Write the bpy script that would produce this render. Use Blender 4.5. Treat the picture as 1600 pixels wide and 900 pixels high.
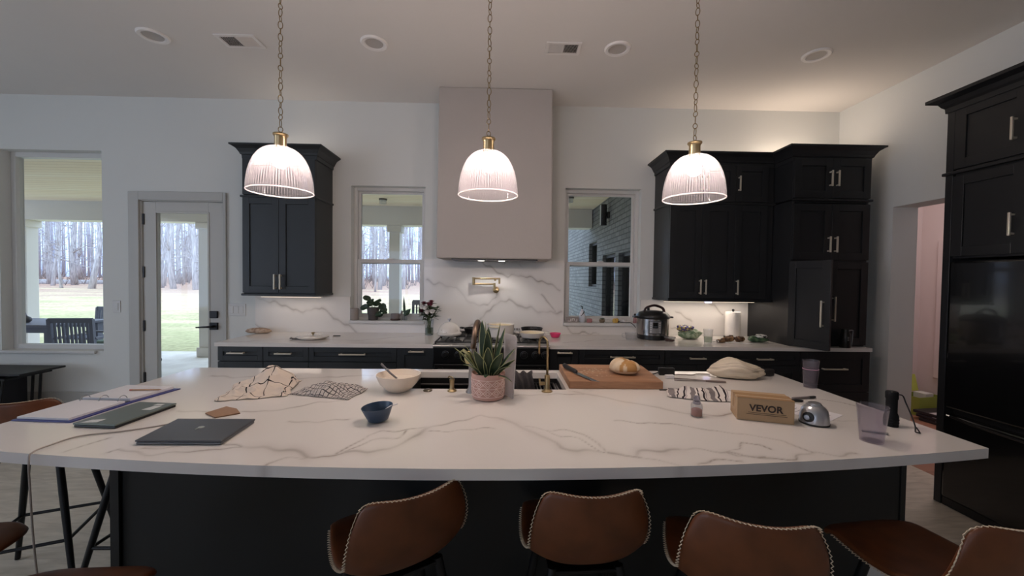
import bpy, bmesh, math, random
import numpy as np
from mathutils import Vector, Matrix, noise, Euler

for _o in list(bpy.data.objects):
    bpy.data.objects.remove(_o, do_unlink=True)
SC = bpy.context.scene
COL = SC.collection
PI = math.pi
R = math.radians
random.seed(7)

# ------------------------------------------------------------------ camera, world, light, exposure
CAM_H = 1.4351
def make_camera():
    yaw, pitch, roll = -.0215, -.0234, .0125
    cy, sy, cp, sp = math.cos(yaw), math.sin(yaw), math.cos(pitch), math.sin(pitch)
    fwd = Vector((-sy*cp, cy*cp, sp)); right = Vector((cy, sy, 0)); up = right.cross(fwd)
    c, s = math.cos(roll), math.sin(roll)
    r2 = right*c + up*s; u2 = up*c - right*s
    cd = bpy.data.cameras.new('camera'); cam = bpy.data.objects.new('camera', cd); COL.objects.link(cam)
    cd.sensor_width = 36; cd.lens = 611.38/1600*36; cd.clip_start = .02; cd.clip_end = 400
    m = Matrix((r2, u2, -fwd)).transposed().to_4x4(); m.translation = Vector((0, 0, CAM_H))
    cam.matrix_world = m
    SC.camera = cam
make_camera()
SC.view_settings.view_transform = 'Standard'; SC.view_settings.look = 'None'
SC.view_settings.gamma = 1; SC.view_settings.exposure = 0.0; SC.view_settings.use_curve_mapping = False
try:
    SC.cycles.use_denoising = True; SC.cycles.sample_clamp_indirect = 6.0
except Exception: pass

def make_world():
    w = bpy.data.worlds.new('overcast_sky'); SC.world = w; w.use_nodes = True
    nt = w.node_tree; nt.nodes.clear()
    out = nt.nodes.new('ShaderNodeOutputWorld'); bg = nt.nodes.new('ShaderNodeBackground')
    tc = nt.nodes.new('ShaderNodeTexCoord'); sep = nt.nodes.new('ShaderNodeSeparateXYZ'); rp = nt.nodes.new('ShaderNodeValToRGB')
    rp.color_ramp.elements[0].position = .0; rp.color_ramp.elements[0].color = (.50, .67, 1, 1)
    rp.color_ramp.elements[1].position = .7; rp.color_ramp.elements[1].color = (.66, .80, 1, 1)
    nt.links.new(tc.outputs['Generated'], sep.inputs[0]); nt.links.new(sep.outputs['Z'], rp.inputs[0])
    nt.links.new(rp.outputs[0], bg.inputs['Color']); bg.inputs['Strength'].default_value = WORLD_STRENGTH
    nt.links.new(bg.outputs[0], out.inputs[0])
WORLD_STRENGTH = 3.0
make_world()

def area(name, loc, target, sx, sy, power, color, spread=180):
    l = bpy.data.lights.new(name, 'AREA'); l.shape = 'RECTANGLE'; l.size = sx; l.size_y = sy; l.energy = power; l.color = color
    l.spread = R(spread)
    o = bpy.data.objects.new(name, l); COL.objects.link(o); o.location = loc
    d = Vector(target) - Vector(loc); o.rotation_euler = d.to_track_quat('-Z', 'Y').to_euler()
    return o
# added area lamps standing in for daylight from unseen windows behind and left
area('rear_daylight_fill', (-3.0, -4.3, 1.5), (-2.3, 2, 1.3), 1.6, 1.8, 6, (1, .96, .92))
area('left_daylight_fill', (-6.35, -.6, 1.6), (0, .4, 1.5), 3.0, 1.8, 24, (.95, .98, 1))
area('hall_fill_light', (4.1, 3.3, 2.85), (4.3, 3.6, 0), .8, .8, 13, (1, .87, .86))  # added fill lamp under the hall ceiling, not a window
WARM = (1, .80, .64)
area('under_cabinet_light', (-1.92, 3.56, 1.243), (-1.92, 3.60, 0), .55, .03, .26, (1, .86, .78))
area('under_cabinet_light', (1.88, 3.54, 1.243), (1.88, 3.60, 0), .85, .03, 1.35, (1, .86, .74))
area('over_cabinet_light', (-1.90, 3.58, 2.505), (-1.86, 3.66, 3.2), .52, .03, .5, (1, .86, .74))
area('over_cabinet_light', (1.92, 3.56, 2.50), (1.92, 3.66, 3.2), .90, .03, 2.2, WARM)
area('over_cabinet_light', (2.66, 3.50, 2.50), (2.70, 3.64, 3.2), .60, .03, 2.4, WARM)
def hood_spot(x):
    l = bpy.data.lights.new('hood_light', 'SPOT'); l.energy = 3.5; l.color = (1, .95, .92); l.spot_size = R(125); l.spot_blend = .5; l.shadow_soft_size = .02
    o = bpy.data.objects.new('hood_light', l); COL.objects.link(o); o.location = (x, 3.46, 1.588); o.rotation_euler = (R(8), 0, 0)
hood_spot(-.02); hood_spot(-.20)

# ------------------------------------------------------------------ materials
def lin(c):
    c = c/255
    return c/12.92 if c <= .04045 else ((c+.055)/1.055)**2.4
def rgb(*c): return (lin(c[0]), lin(c[1]), lin(c[2]), 1)
MATS = {}
def nodes(name):
    m = bpy.data.materials.new(name); m.use_nodes = True; nt = m.node_tree
    return m, nt, nt.nodes['Principled BSDF']
def N(nt, t, **kw):
    n = nt.nodes.new(t)
    for k, v in kw.items(): setattr(n, k, v)
    return n
def M(name, col, rough=.5, metal=0, var=.0, vscale=6, bump=0, bscale=60, stretch=(1,1,1), coat=0, spec=None, detail=4):
    if name in MATS: return MATS[name]
    m, nt, p = nodes(name)
    p.inputs['Roughness'].default_value = rough; p.inputs['Metallic'].default_value = metal
    if coat: p.inputs['Coat Weight'].default_value = coat; p.inputs['Coat Roughness'].default_value = .05
    if spec is not None: p.inputs['Specular IOR Level'].default_value = spec
    tc = N(nt, 'ShaderNodeTexCoord'); mp = N(nt, 'ShaderNodeMapping'); mp.inputs['Scale'].default_value = stretch
    nt.links.new(tc.outputs['Object'], mp.inputs[0])
    nz = N(nt, 'ShaderNodeTexNoise'); nz.inputs['Scale'].default_value = vscale; nz.inputs['Detail'].default_value = detail
    nt.links.new(mp.outputs[0], nz.inputs['Vector'])
    mx = N(nt, 'ShaderNodeMix', data_type='RGBA'); c = rgb(*col)
    mx.inputs['A'].default_value = tuple(max(0, v*(1-var)) for v in c[:3])+(1,)
    mx.inputs['B'].default_value = tuple(min(1, v*(1+var)) for v in c[:3])+(1,)
    nt.links.new(nz.outputs['Fac'], mx.inputs['Factor']); nt.links.new(mx.outputs['Result'], p.inputs['Base Color'])
    if bump:
        n2 = N(nt, 'ShaderNodeTexNoise'); n2.inputs['Scale'].default_value = bscale; n2.inputs['Detail'].default_value = 3
        nt.links.new(mp.outputs[0], n2.inputs['Vector'])
        b = N(nt, 'ShaderNodeBump'); b.inputs['Strength'].default_value = bump; b.inputs['Distance'].default_value = .01
        nt.links.new(n2.outputs['Fac'], b.inputs['Height']); nt.links.new(b.outputs[0], p.inputs['Normal'])
    MATS[name] = m
    return m
def two_tone(name, ca, cb, scale, rough=.5, stretch=(1,1,1), lo=.4, hi=.6, detail=5, bump=0, dist=0):
    if name in MATS: return MATS[name]
    m, nt, p = nodes(name); p.inputs['Roughness'].default_value = rough
    tc = N(nt, 'ShaderNodeTexCoord'); mp = N(nt, 'ShaderNodeMapping'); mp.inputs['Scale'].default_value = stretch
    nt.links.new(tc.outputs['Object'], mp.inputs[0])
    nz = N(nt, 'ShaderNodeTexNoise'); nz.inputs['Scale'].default_value = scale; nz.inputs['Detail'].default_value = detail; nz.inputs['Distortion'].default_value = dist
    nt.links.new(mp.outputs[0], nz.inputs['Vector'])
    r = N(nt, 'ShaderNodeValToRGB'); e = r.color_ramp.elements
    e[0].position = lo; e[0].color = rgb(*ca); e[1].position = hi; e[1].color = rgb(*cb)
    nt.links.new(nz.outputs['Fac'], r.inputs[0]); nt.links.new(r.outputs[0], p.inputs['Base Color'])
    if bump:
        b = N(nt, 'ShaderNodeBump'); b.inputs['Strength'].default_value = bump; b.inputs['Distance'].default_value = .01
        nt.links.new(nz.outputs['Fac'], b.inputs['Height']); nt.links.new(b.outputs[0], p.inputs['Normal'])
    MATS[name] = m
    return m
def attr_mix(name, attr, ca, cb, rough, var=.03, vscale=2.5, coat=0):
    """base colour ca goes to cb where the mesh's own pattern attribute is 1"""
    if name in MATS: return MATS[name]
    m, nt, p = nodes(name); p.inputs['Roughness'].default_value = rough
    if coat: p.inputs['Coat Weight'].default_value = coat
    at = N(nt, 'ShaderNodeAttribute'); at.attribute_name = attr
    tc = N(nt, 'ShaderNodeTexCoord'); nz = N(nt, 'ShaderNodeTexNoise'); nz.inputs['Scale'].default_value = vscale; nz.inputs['Detail'].default_value = 6
    nt.links.new(tc.outputs['Object'], nz.inputs['Vector'])
    a = N(nt, 'ShaderNodeMix', data_type='RGBA'); c = rgb(*ca)
    a.inputs['A'].default_value = tuple(v*(1-var) for v in c[:3])+(1,); a.inputs['B'].default_value = tuple(min(1, v*(1+var)) for v in c[:3])+(1,)
    nt.links.new(nz.outputs['Fac'], a.inputs['Factor'])
    b = N(nt, 'ShaderNodeMix', data_type='RGBA'); b.inputs['B'].default_value = rgb(*cb)
    nt.links.new(a.outputs['Result'], b.inputs['A']); nt.links.new(at.outputs['Fac'], b.inputs['Factor'])
    nt.links.new(b.outputs['Result'], p.inputs['Base Color'])
    MATS[name] = m
    return m
def glassy(name, tint, ior=1.45, haze=0, hazecol=(255,255,255), rough=.02):
    """thin clear sheet: lets light straight through, mirrors at grazing angles, optional milky share"""
    if name in MATS: return MATS[name]
    m, nt, p = nodes(name); nt.nodes.remove(p); out = nt.nodes['Material Output']
    tr = N(nt, 'ShaderNodeBsdfTransparent'); tr.inputs[0].default_value = rgb(*tint)
    gl = N(nt, 'ShaderNodeBsdfGlossy'); gl.inputs['Roughness'].default_value = rough
    fr = N(nt, 'ShaderNodeFresnel'); ge = N(nt, 'ShaderNodeNewGeometry')      # same mirror share from both faces of the thin sheet
    k = math_node(nt, 'ADD', math_node(nt, 'MULTIPLY', ge.outputs['Backfacing'], 1/ior-ior), ior); nt.links.new(k, fr.inputs['IOR'])
    mx = N(nt, 'ShaderNodeMixShader'); nt.links.new(fr.outputs[0], mx.inputs[0])
    src = tr
    if haze:
        tl = N(nt, 'ShaderNodeBsdfTranslucent'); tl.inputs[0].default_value = rgb(*hazecol)
        df = N(nt, 'ShaderNodeBsdfDiffuse'); df.inputs[0].default_value = rgb(*hazecol)
        h0 = N(nt, 'ShaderNodeMixShader'); h0.inputs[0].default_value = .5
        nt.links.new(tl.outputs[0], h0.inputs[1]); nt.links.new(df.outputs[0], h0.inputs[2])
        h1 = N(nt, 'ShaderNodeMixShader'); h1.inputs[0].default_value = haze
        nt.links.new(tr.outputs[0], h1.inputs[1]); nt.links.new(h0.outputs[0], h1.inputs[2]); src = h1
    nt.links.new(src.outputs[0], mx.inputs[1]); nt.links.new(gl.outputs[0], mx.inputs[2])
    nt.links.new(mx.outputs[0], out.inputs[0])
    MATS[name] = m
    return m
def emit(name, col, strength):
    if name in MATS: return MATS[name]
    m, nt, p = nodes(name)
    p.inputs['Base Color'].default_value = rgb(*col); p.inputs['Emission Color'].default_value = rgb(*col); p.inputs['Emission Strength'].default_value = strength
    MATS[name] = m
    return m
def ribbed_shade(name):
    """prismatic glass: the thick half of every rib scatters more light than the thin half"""
    m = glassy(name, (253,250,252), 1.22, .1, (246,241,247), .08); nt = m.node_tree
    at = N(nt, 'ShaderNodeAttribute'); at.attribute_name = 'rib'
    h = [n for n in nt.nodes if n.type == 'MIX_SHADER' and not n.inputs[0].is_linked and abs(n.inputs[0].default_value-.1) < 1e-4][0]
    nt.links.new(math_node(nt, 'ADD', math_node(nt, 'MULTIPLY', at.outputs['Fac'], .13), .0), h.inputs[0])
    return m
def math_node(nt, op, a, b=None):
    n = N(nt, 'ShaderNodeMath', operation=op)
    for i, v in enumerate((a, b)):
        if v is None: continue
        if isinstance(v, (int, float)): n.inputs[i].default_value = v
        else: nt.links.new(v, n.inputs[i])
    return n.outputs[0]
def bands(nt, coord, rules):
    """union of stripes: rules = (period, offset, width) in uv units"""
    tot = None
    for per, off, wid in rules:
        f = math_node(nt, 'FRACT', math_node(nt, 'DIVIDE', math_node(nt, 'ADD', coord, 50*per-off), per))
        k = math_node(nt, 'LESS_THAN', f, wid/per)
        tot = k if tot is None else math_node(nt, 'MAXIMUM', tot, k)
    return tot
def woven(name, base, layers, rough=.9):
    """cloth: layers = (axis 'u'/'v', rules, colour)"""
    if name in MATS: return MATS[name]
    m, nt, p = nodes(name); p.inputs['Roughness'].default_value = rough; p.inputs['Specular IOR Level'].default_value = .15
    uv = N(nt, 'ShaderNodeUVMap'); uv.uv_map = 'uv'; sp = N(nt, 'ShaderNodeSeparateXYZ'); nt.links.new(uv.outputs[0], sp.inputs[0])
    cur = None
    for ax, rules, col in layers:
        k = bands(nt, sp.outputs['X' if ax == 'u' else 'Y'], rules)
        mx = N(nt, 'ShaderNodeMix', data_type='RGBA')
        if cur is None: mx.inputs['A'].default_value = rgb(*base)
        else: nt.links.new(cur, mx.inputs['A'])
        mx.inputs['B'].default_value = rgb(*col); nt.links.new(k, mx.inputs['Factor']); cur = mx.outputs['Result']
    nt.links.new(cur, p.inputs['Base Color'])
    wv = N(nt, 'ShaderNodeTexNoise'); wv.inputs['Scale'].default_value = 400
    b = N(nt, 'ShaderNodeBump'); b.inputs['Strength'].default_value = .25; b.inputs['Distance'].default_value = .002
    nt.links.new(wv.outputs['Fac'], b.inputs['Height']); nt.links.new(b.outputs[0], p.inputs['Normal'])
    MATS[name] = m
    return m
def brickwork(name, ca, cb, mortar, rough=.8):
    if name in MATS: return MATS[name]
    m, nt, p = nodes(name); p.inputs['Roughness'].default_value = rough
    tc = N(nt, 'ShaderNodeTexCoord'); sp = N(nt, 'ShaderNodeSeparateXYZ'); cb_ = N(nt, 'ShaderNodeCombineXYZ')
    nt.links.new(tc.outputs['Object'], sp.inputs[0]); nt.links.new(sp.outputs['Y'], cb_.inputs['X']); nt.links.new(sp.outputs['Z'], cb_.inputs['Y'])
    br = N(nt, 'ShaderNodeTexBrick'); br.inputs['Scale'].default_value = 1; br.inputs['Brick Width'].default_value = .22; br.inputs['Row Height'].default_value = .075
    br.inputs['Mortar Size'].default_value = .008; br.inputs['Color1'].default_value = rgb(*ca); br.inputs['Color2'].default_value = rgb(*cb); br.inputs['Mortar'].default_value = rgb(*mortar)
    nt.links.new(cb_.outputs[0], br.inputs['Vector']); nt.links.new(br.outputs['Color'], p.inputs['Base Color'])
    b = N(nt, 'ShaderNodeBump'); b.inputs['Strength'].default_value = .6; b.inputs['Distance'].default_value = .01; b.invert = True
    nt.links.new(br.outputs['Fac'], b.inputs['Height']); nt.links.new(b.outputs[0], p.inputs['Normal'])
    MATS[name] = m
    return m
def planks(name, ca, cb, width, axis='Y', rough=.6, gap=(90,70,50), grain=(.6, 14, 14)):
    """boards lying side by side across the given axis"""
    if name in MATS: return MATS[name]
    m, nt, p = nodes(name); p.inputs['Roughness'].default_value = rough
    tc = N(nt, 'ShaderNodeTexCoord'); sp = N(nt, 'ShaderNodeSeparateXYZ'); nt.links.new(tc.outputs['Object'], sp.inputs[0])
    d = math_node(nt, 'DIVIDE', sp.outputs[axis], width); fl = math_node(nt, 'FLOOR', d); fr = math_node(nt, 'FRACT', d)
    wn = N(nt, 'ShaderNodeTexWhiteNoise', noise_dimensions='1D'); nt.links.new(fl, wn.inputs['W'])
    mp = N(nt, 'ShaderNodeMapping'); mp.inputs['Scale'].default_value = grain; nt.links.new(tc.outputs['Object'], mp.inputs[0])
    nz = N(nt, 'ShaderNodeTexNoise'); nz.inputs['Scale'].default_value = 3; nz.inputs['Detail'].default_value = 6; nz.inputs['Distortion'].default_value = .8
    nt.links.new(mp.outputs[0], nz.inputs['Vector'])
    f = math_node(nt, 'ADD', math_node(nt, 'MULTIPLY', wn.outputs['Value'], .6), math_node(nt, 'MULTIPLY', math_node(nt, 'SUBTRACT', nz.outputs['Fac'], .3), 1.1))
    mx = N(nt, 'ShaderNodeMix', data_type='RGBA'); mx.inputs['A'].default_value = rgb(*ca); mx.inputs['B'].default_value = rgb(*cb); nt.links.new(f, mx.inputs['Factor'])
    g = math_node(nt, 'LESS_THAN', fr, .05)
    m2 = N(nt, 'ShaderNodeMix', data_type='RGBA'); nt.links.new(g, m2.inputs['Factor']); nt.links.new(mx.outputs['Result'], m2.inputs['A']); m2.inputs['B'].default_value = rgb(*gap)
    nt.links.new(m2.outputs['Result'], p.inputs['Base Color'])
    MATS[name] = m
    return m

# ------------------------------------------------------------------ mesh helpers
class MB:
    def __init__(s): s.v = []; s.f = []; s.uv = {}; s.at = {}
    def add(s, vs, fs):
        b = len(s.v); s.v += [tuple(v) for v in vs]; s.f += [tuple(i+b for i in f) for f in fs]; return b
    def box(s, x0, x1, y0, y1, z0, z1):
        s.add([(x0,y0,z0),(x1,y0,z0),(x1,y1,z0),(x0,y1,z0),(x0,y0,z1),(x1,y0,z1),(x1,y1,z1),(x0,y1,z1)],
              [(0,3,2,1),(4,5,6,7),(0,1,5,4),(1,2,6,5),(2,3,7,6),(3,0,4,7)]); return s
    def obox(s, c, ax, ay, az):
        """box from centre and three half-axis vectors"""
        c, ax, ay, az = Vector(c), Vector(ax), Vector(ay), Vector(az)
        vs = [c+ax*i+ay*j+az*k for k in (-1,1) for i, j in ((-1,-1),(1,-1),(1,1),(-1,1))]
        s.add(vs, [(0,3,2,1),(4,5,6,7),(0,1,5,4),(1,2,6,5),(2,3,7,6),(3,0,4,7)]); return s
    def prism(s, poly, z0, z1):
        n = len(poly)
        s.add([(x,y,z0) for x,y in poly]+[(x,y,z1) for x,y in poly],
              [tuple(range(n-1,-1,-1)), tuple(range(n,2*n))]+[(i,(i+1)%n,n+(i+1)%n,n+i) for i in range(n)]); return s
    def lathe(s, prof, n=32, c=(0,0,0), sx=1, sy=1, rib=None):
        vs, fs = [], []; m = len(prof)
        for i in range(n):
            a = 2*PI*i/n
            for j, (r, z) in enumerate(prof):
                rr = r*(1+(rib if (rib and i % 2) else 0))
                vs.append((c[0]+rr*math.cos(a)*sx, c[1]+rr*math.sin(a)*sy, c[2]+z))
        for i in range(n):
            k = (i+1) % n
            for j in range(m-1):
                if prof[j][0] < 1e-6 and prof[j+1][0] < 1e-6: continue
                fs.append((i*m+j, k*m+j, k*m+j+1, i*m+j+1))
        b = s.add(vs, fs)
        return s
    def tube(s, path, r, n=8, closed=False, flat=1.0):
        P = [Vector(p) for p in path]; m = len(P); rs = r if isinstance(r, (list, tuple)) else [r]*m
        T = []
        for i in range(m):
            if closed: t = P[(i+1) % m]-P[i-1]
            else: t = P[min(i+1, m-1)]-P[max(i-1, 0)]
            T.append(t.normalized() if t.length > 1e-9 else Vector((0,0,1)))
        u = T[0].orthogonal().normalized(); vs = []
        for i in range(m):
            u = (u - T[i]*u.dot(T[i])); u = u.normalized() if u.length > 1e-6 else T[i].orthogonal().normalized()
            w = T[i].cross(u)
            for k in range(n):
                a = 2*PI*k/n; vs.append(P[i]+(u*math.cos(a)+w*math.sin(a)*flat)*rs[i])
        fs = []
        for i in range(m if closed else m-1):
            j = (i+1) % m
            for k in range(n): fs.append((i*n+k, i*n+(k+1) % n, j*n+(k+1) % n, j*n+k))
        if not closed: fs += [tuple(range(n-1,-1,-1)), tuple((m-1)*n+k for k in range(n))]
        s.add(vs, fs); return s
    def ball(s, c, r, n=16, sx=1, sy=1, sz=1):
        m = n//2; s.lathe([(max(r*math.sin(PI*j/m), 1e-5), -r*sz*math.cos(PI*j/m)) for j in range(m+1)], n, c, sx, sy); return s
    def grid(s, nu, nv, fn, uvfn=None, flip=False):
        b = len(s.v)
        for j in range(nv+1):
            for i in range(nu+1):
                u, v = i/nu, j/nv; s.v.append(tuple(fn(u, v))); s.uv[len(s.v)-1] = uvfn(u, v) if uvfn else (u, v)
        for j in range(nv):
            for i in range(nu):
                q = (b+j*(nu+1)+i, b+j*(nu+1)+i+1, b+(j+1)*(nu+1)+i+1, b+(j+1)*(nu+1)+i)
                s.f.append(q[::-1] if flip else q)
        return s
    def mesh(s, name):
        me = bpy.data.meshes.new(name); me.from_pydata(s.v, [], s.f)
        if s.uv:
            l = me.uv_layers.new(name='uv'); vi = np.empty(len(me.loops), 'i'); me.loops.foreach_get('vertex_index', vi)
            arr = np.zeros((len(s.v), 2), 'f')
            for k, q in s.uv.items(): arr[k] = q
            l.data.foreach_set('uv', arr[vi].ravel())
        for k, vals in s.at.items():
            a = me.attributes.new(k, 'FLOAT', 'POINT'); a.data.foreach_set('value', np.asarray(vals, 'f'))
        me.update(); return me
def finish(o, mat, bevel=0, smooth=False, sub=0, thick=0, fix=True):
    me = o.data
    if mat: me.materials.append(mat)
    if fix:
        bm = bmesh.new(); bm.from_mesh(me); bmesh.ops.remove_doubles(bm, verts=bm.verts, dist=2e-6) if not me.attributes.get('vein') else None
        bmesh.ops.recalc_face_normals(bm, faces=bm.faces); bm.to_mesh(me); bm.free()
    if smooth:
        me.polygons.foreach_set('use_smooth', [True]*len(me.polygons))
        if smooth != 'all':
            try: me.set_sharp_from_angle(angle=R(40))
            except Exception: pass
    if thick:
        md = o.modifiers.new('thickness', 'SOLIDIFY'); md.thickness = thick; md.offset = -1
    if bevel:
        md = o.modifiers.new('bevel', 'BEVEL'); md.width = bevel; md.segments = 2; md.limit_method = 'ANGLE'; md.angle_limit = R(50)
    if sub:
        md = o.modifiers.new('smooth', 'SUBSURF'); md.levels = sub; md.render_levels = sub
    return o
def origin_of(p):
    v = Vector((0,0,0))
    while p is not None: v += Vector(p.location); p = p.parent
    return v
def part(name, mb, mat, parent=None, world=False, label=None, **kw):
    """one mesh object; coordinates are local to the parent's origin unless world is set"""
    if world and parent is not None:
        d = origin_of(parent); mb.v = [(x-d.x, y-d.y, z-d.z) for x, y, z in mb.v]
    o = bpy.data.objects.new(name, mb.mesh(name)); COL.objects.link(o)
    if parent is not None: o.parent = parent
    if label: o['label'] = label
    return finish(o, mat, **kw)
def thing(name, label, cat, loc=(0,0,0), rot=0, group=None):
    o = bpy.data.objects.new(name, None); COL.objects.link(o); o.empty_display_size = .05
    o.location = loc; o.rotation_euler = (0,0,rot); o['label'] = label; o['category'] = cat
    if group: o['group'] = group
    return o
def solo(name, label, cat, mb, mat, loc=None, rot=0, group=None, kind=None, **kw):
    """a thing that is a single mesh; loc None = world coordinates, origin moved to the base"""
    if loc is None:
        xs = [v[0] for v in mb.v]; ys = [v[1] for v in mb.v]; zs = [v[2] for v in mb.v]
        loc = ((min(xs)+max(xs))/2, (min(ys)+max(ys))/2, min(zs)); mb.v = [(x-loc[0], y-loc[1], z-loc[2]) for x, y, z in mb.v]
    o = part(name, mb, mat, **kw); o.location = loc; o.rotation_euler = (0,0,rot); o['label'] = label; o['category'] = cat
    if group: o['group'] = group
    if kind: o['kind'] = kind
    return o
def struct(name, mb, mat, parent=None, **kw):
    o = part(name, mb, mat, parent, **kw)
    if parent is None: o['kind'] = 'structure'
    return o
def copy_tree(o, parent=None):
    c = o.copy(); COL.objects.link(c)
    if parent is not None: c.parent = parent
    for ch in list(o.children): copy_tree(ch, c)
    return c
def lettering(text, size, mat, parent, loc, rot, name='lettering', bold=.0, spacing=1, align='CENTER', depth=.0003):
    cu = bpy.data.curves.new(name, 'FONT'); cu.body = text; cu.size = size; cu.align_x = align; cu.offset = bold; cu.extrude = depth; cu.space_character = spacing
    t = bpy.data.objects.new(name, cu); COL.objects.link(t)
    dg = bpy.context.evaluated_depsgraph_get(); me = bpy.data.meshes.new_from_object(t.evaluated_get(dg))
    bpy.data.objects.remove(t, do_unlink=True)
    o = bpy.data.objects.new(name, me); COL.objects.link(o); o.parent = parent; o.location = loc; o.rotation_euler = rot
    me.materials.clear(); me.materials.append(mat)
    return o
def wall_cells(mb, a0, a1, z0, z1, holes, t0, t1, axis):
    A = sorted({a0, a1, *[h[0] for h in holes], *[h[1] for h in holes]}); Zs = sorted({z0, z1, *[h[2] for h in holes], *[h[3] for h in holes]})
    A = [a for a in A if a0 <= a <= a1]; Zs = [z for z in Zs if z0 <= z <= z1]
    for i in range(len(A)-1):
        for j in range(len(Zs)-1):
            am, zm = (A[i]+A[i+1])/2, (Zs[j]+Zs[j+1])/2
            if any(h[0] < am < h[1] and h[2] < zm < h[3] for h in holes): continue
            if axis == 'X': mb.box(A[i], A[i+1], t0, t1, Zs[j], Zs[j+1])
            else: mb.box(t0, t1, A[i], A[i+1], Zs[j], Zs[j+1])
    return mb
def polyline_field(pts, veins, wob=.012):
    """0..1 strength of a vein network at 2-D points"""
    rs = np.random.RandomState(3); out = np.zeros(len(pts))
    ph = rs.rand(8)*6
    q = pts + wob*.5*np.stack([np.sin(pts[:,1]*31+ph[0])+np.sin(pts[:,0]*53+ph[1]), np.sin(pts[:,0]*37+ph[2])+np.sin(pts[:,0]*71+pts[:,1]*23+ph[3])], 1)
    for w, pl in veins:
        P = np.array(pl, float); d = np.full(len(pts), 9.)
        lo, hi = P.min(0)-.12, P.max(0)+.12
        sel = np.where(((q > lo) & (q < hi)).all(1))[0]
        if not len(sel): continue
        qs = q[sel]; dd = np.full(len(sel), 9.)
        for a, b in zip(P[:-1], P[1:]):
            ab = b-a; t = np.clip(((qs-a)@ab)/max(ab@ab, 1e-9), 0, 1); dd = np.minimum(dd, np.linalg.norm(qs-a-t[:,None]*ab, axis=1))
        core = np.exp(-(dd/(w*.6))**2)*(.42 if w > .009 else .62) + np.exp(-(dd/(w*2.2))**2)*.2
        mod = .7+.3*np.sin(qs[:,0]*19+qs[:,1]*27+w*900)
        out[sel] = np.maximum(out[sel], core*mod)
    return np.clip(out, 0, 1)

# ------------------------------------------------------------------ setting
W = 3.706; CEIL = 3.0637; RW = 3.19; CT = .914; CF = 3.062; FRONT = 3.092
WALL = M('wall_paint', (220,221,217), .85, bump=.05, bscale=180, var=.01)
TRIMP = M('trim_paint', (186,185,180), .5, var=.01)
SASH = M('window_vinyl', (212,211,208), .4, var=.01)
CEILP = M('ceiling_paint', (228,224,219), .9, bump=.06, bscale=150, var=.01)
PINK = M('hall_paint', (222,206,202), .85, var=.01)
FLOORM = two_tone('floor_finish', (188,178,162), (216,206,190), 5, .5, (1, 5, 1), .3, .7, 8, bump=.08, dist=1.2)
HALLW = planks('hall_boards', (150,104,84), (176,126,102), .12, 'Y', .5, (110,74,60))
CAB = M('cabinet_paint', (37,41,44), .42, var=.03, bump=.02, bscale=300)
CABD = M('cabinet_paint_dark', (29,30,32), .42, var=.03, bump=.02, bscale=300)
PULL = M('champagne_metal', (222,213,194), .3, .55, var=.03)
GOLD = M('brushed_gold', (172,151,114), .3, .9, var=.05)
BLACK = M('black_plastic', (20,20,21), .45, var=.05)
BLACKM = M('black_metal', (17,17,20), .4, .3, var=.05)
STEEL = M('brushed_steel', (176,176,176), .28, 1, var=.05, stretch=(1,1,14))
WHITEG = M('white_glaze', (232,226,218), .12, var=.02, coat=.4)
CREAM = M('cream_enamel', (236,222,190), .2, var=.03, coat=.4)
PANE = glassy('window_glass', (250,252,252), 1.35)
CLEAR = glassy('clear_glass', (247,248,249), 1.4)
QUARTZ = attr_mix('veined_quartz', 'vein', (229,223,217), (146,133,122), .09, .02, 2.2)
QUARTZS = attr_mix('veined_splash', 'vein', (232,228,223), (146,136,126), .14, .02, 2.2)
QUARTZE = M('quartz_edge', (222,216,208), .2, var=.03, vscale=9)

W1 = (-4.635, -3.712, .715, 2.566); D1 = (-3.373, -2.600, 0, 2.124)
W2 = (-1.433, -.744, 1.022, 2.288); W3 = (.574, 1.298, 1.018, 2.300)
mb = wall_cells(MB(), -6.4, RW+.21, -.05, CEIL+.05, [W1, D1, W2, W3], W, W+.15, 'X'); struct('wall_back', mb, WALL)
mb = wall_cells(MB(), -12.5, 1.72, -.2, CEIL+.05, [W1, D1, W2, W3], W+.151, W+.185, 'X'); struct('wall_outside', mb, M('bounce_brick_paint', (146,146,150), .8, var=.15, vscale=12))  # brick paint lightened to bounce daylight up to the porch ceiling
mb = wall_cells(MB(), -4.5, W, -.05, CEIL+.05, [(2.56, 3.16, -.05, 2.062), (.48, 2.53, -.05, 2.60)], RW, RW+.21, 'Y'); struct('wall_right', mb, WALL)
mb = wall_cells(MB(), -4.5, W+.15, -.05, CEIL+.05, [(-2.2, 1.0, .7, 2.5)], -6.55, -6.4, 'Y'); struct('wall_left', mb, WALL)
mb = wall_cells(MB(), -6.4, RW+.21, -.05, CEIL+.05, [(-3.9, -2.1, .7, 2.3)], -4.65, -4.5, 'X'); struct('wall_front', mb, WALL)
struct('floor', MB().box(-6.4, RW+.05, -4.5, W, -.06, 0), FLOORM)
struct('ceiling', MB().box(-6.55, 5.2, -4.65, W+.15, CEIL, CEIL+.08), CEILP)
struct('wall_hall_back', MB().box(RW+.21, 5.1, 4.50, 4.62, -.05, CEIL+.9), PINK)
struct('wall_hall_side', MB().box(4.90, 5.02, 1.5, 4.50, -.05, CEIL), PINK)
struct('wall_hall_front', MB().box(RW+.72, 4.90, 1.42, 1.5, -.05, CEIL), PINK)
struct('wall_hall_outer', MB().box(RW+.15, RW+.21, W+.15, 4.5, -.05, CEIL+.05), PINK)
struct('ceiling_hall', MB().box(RW+.15, 5.05, W+.15, 4.62, CEIL, CEIL+.08), CEILP)
struct('floor_hall', MB().box(RW+.05, 5.0, 1.5, 4.5, -.06, .001), HALLW)
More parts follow.
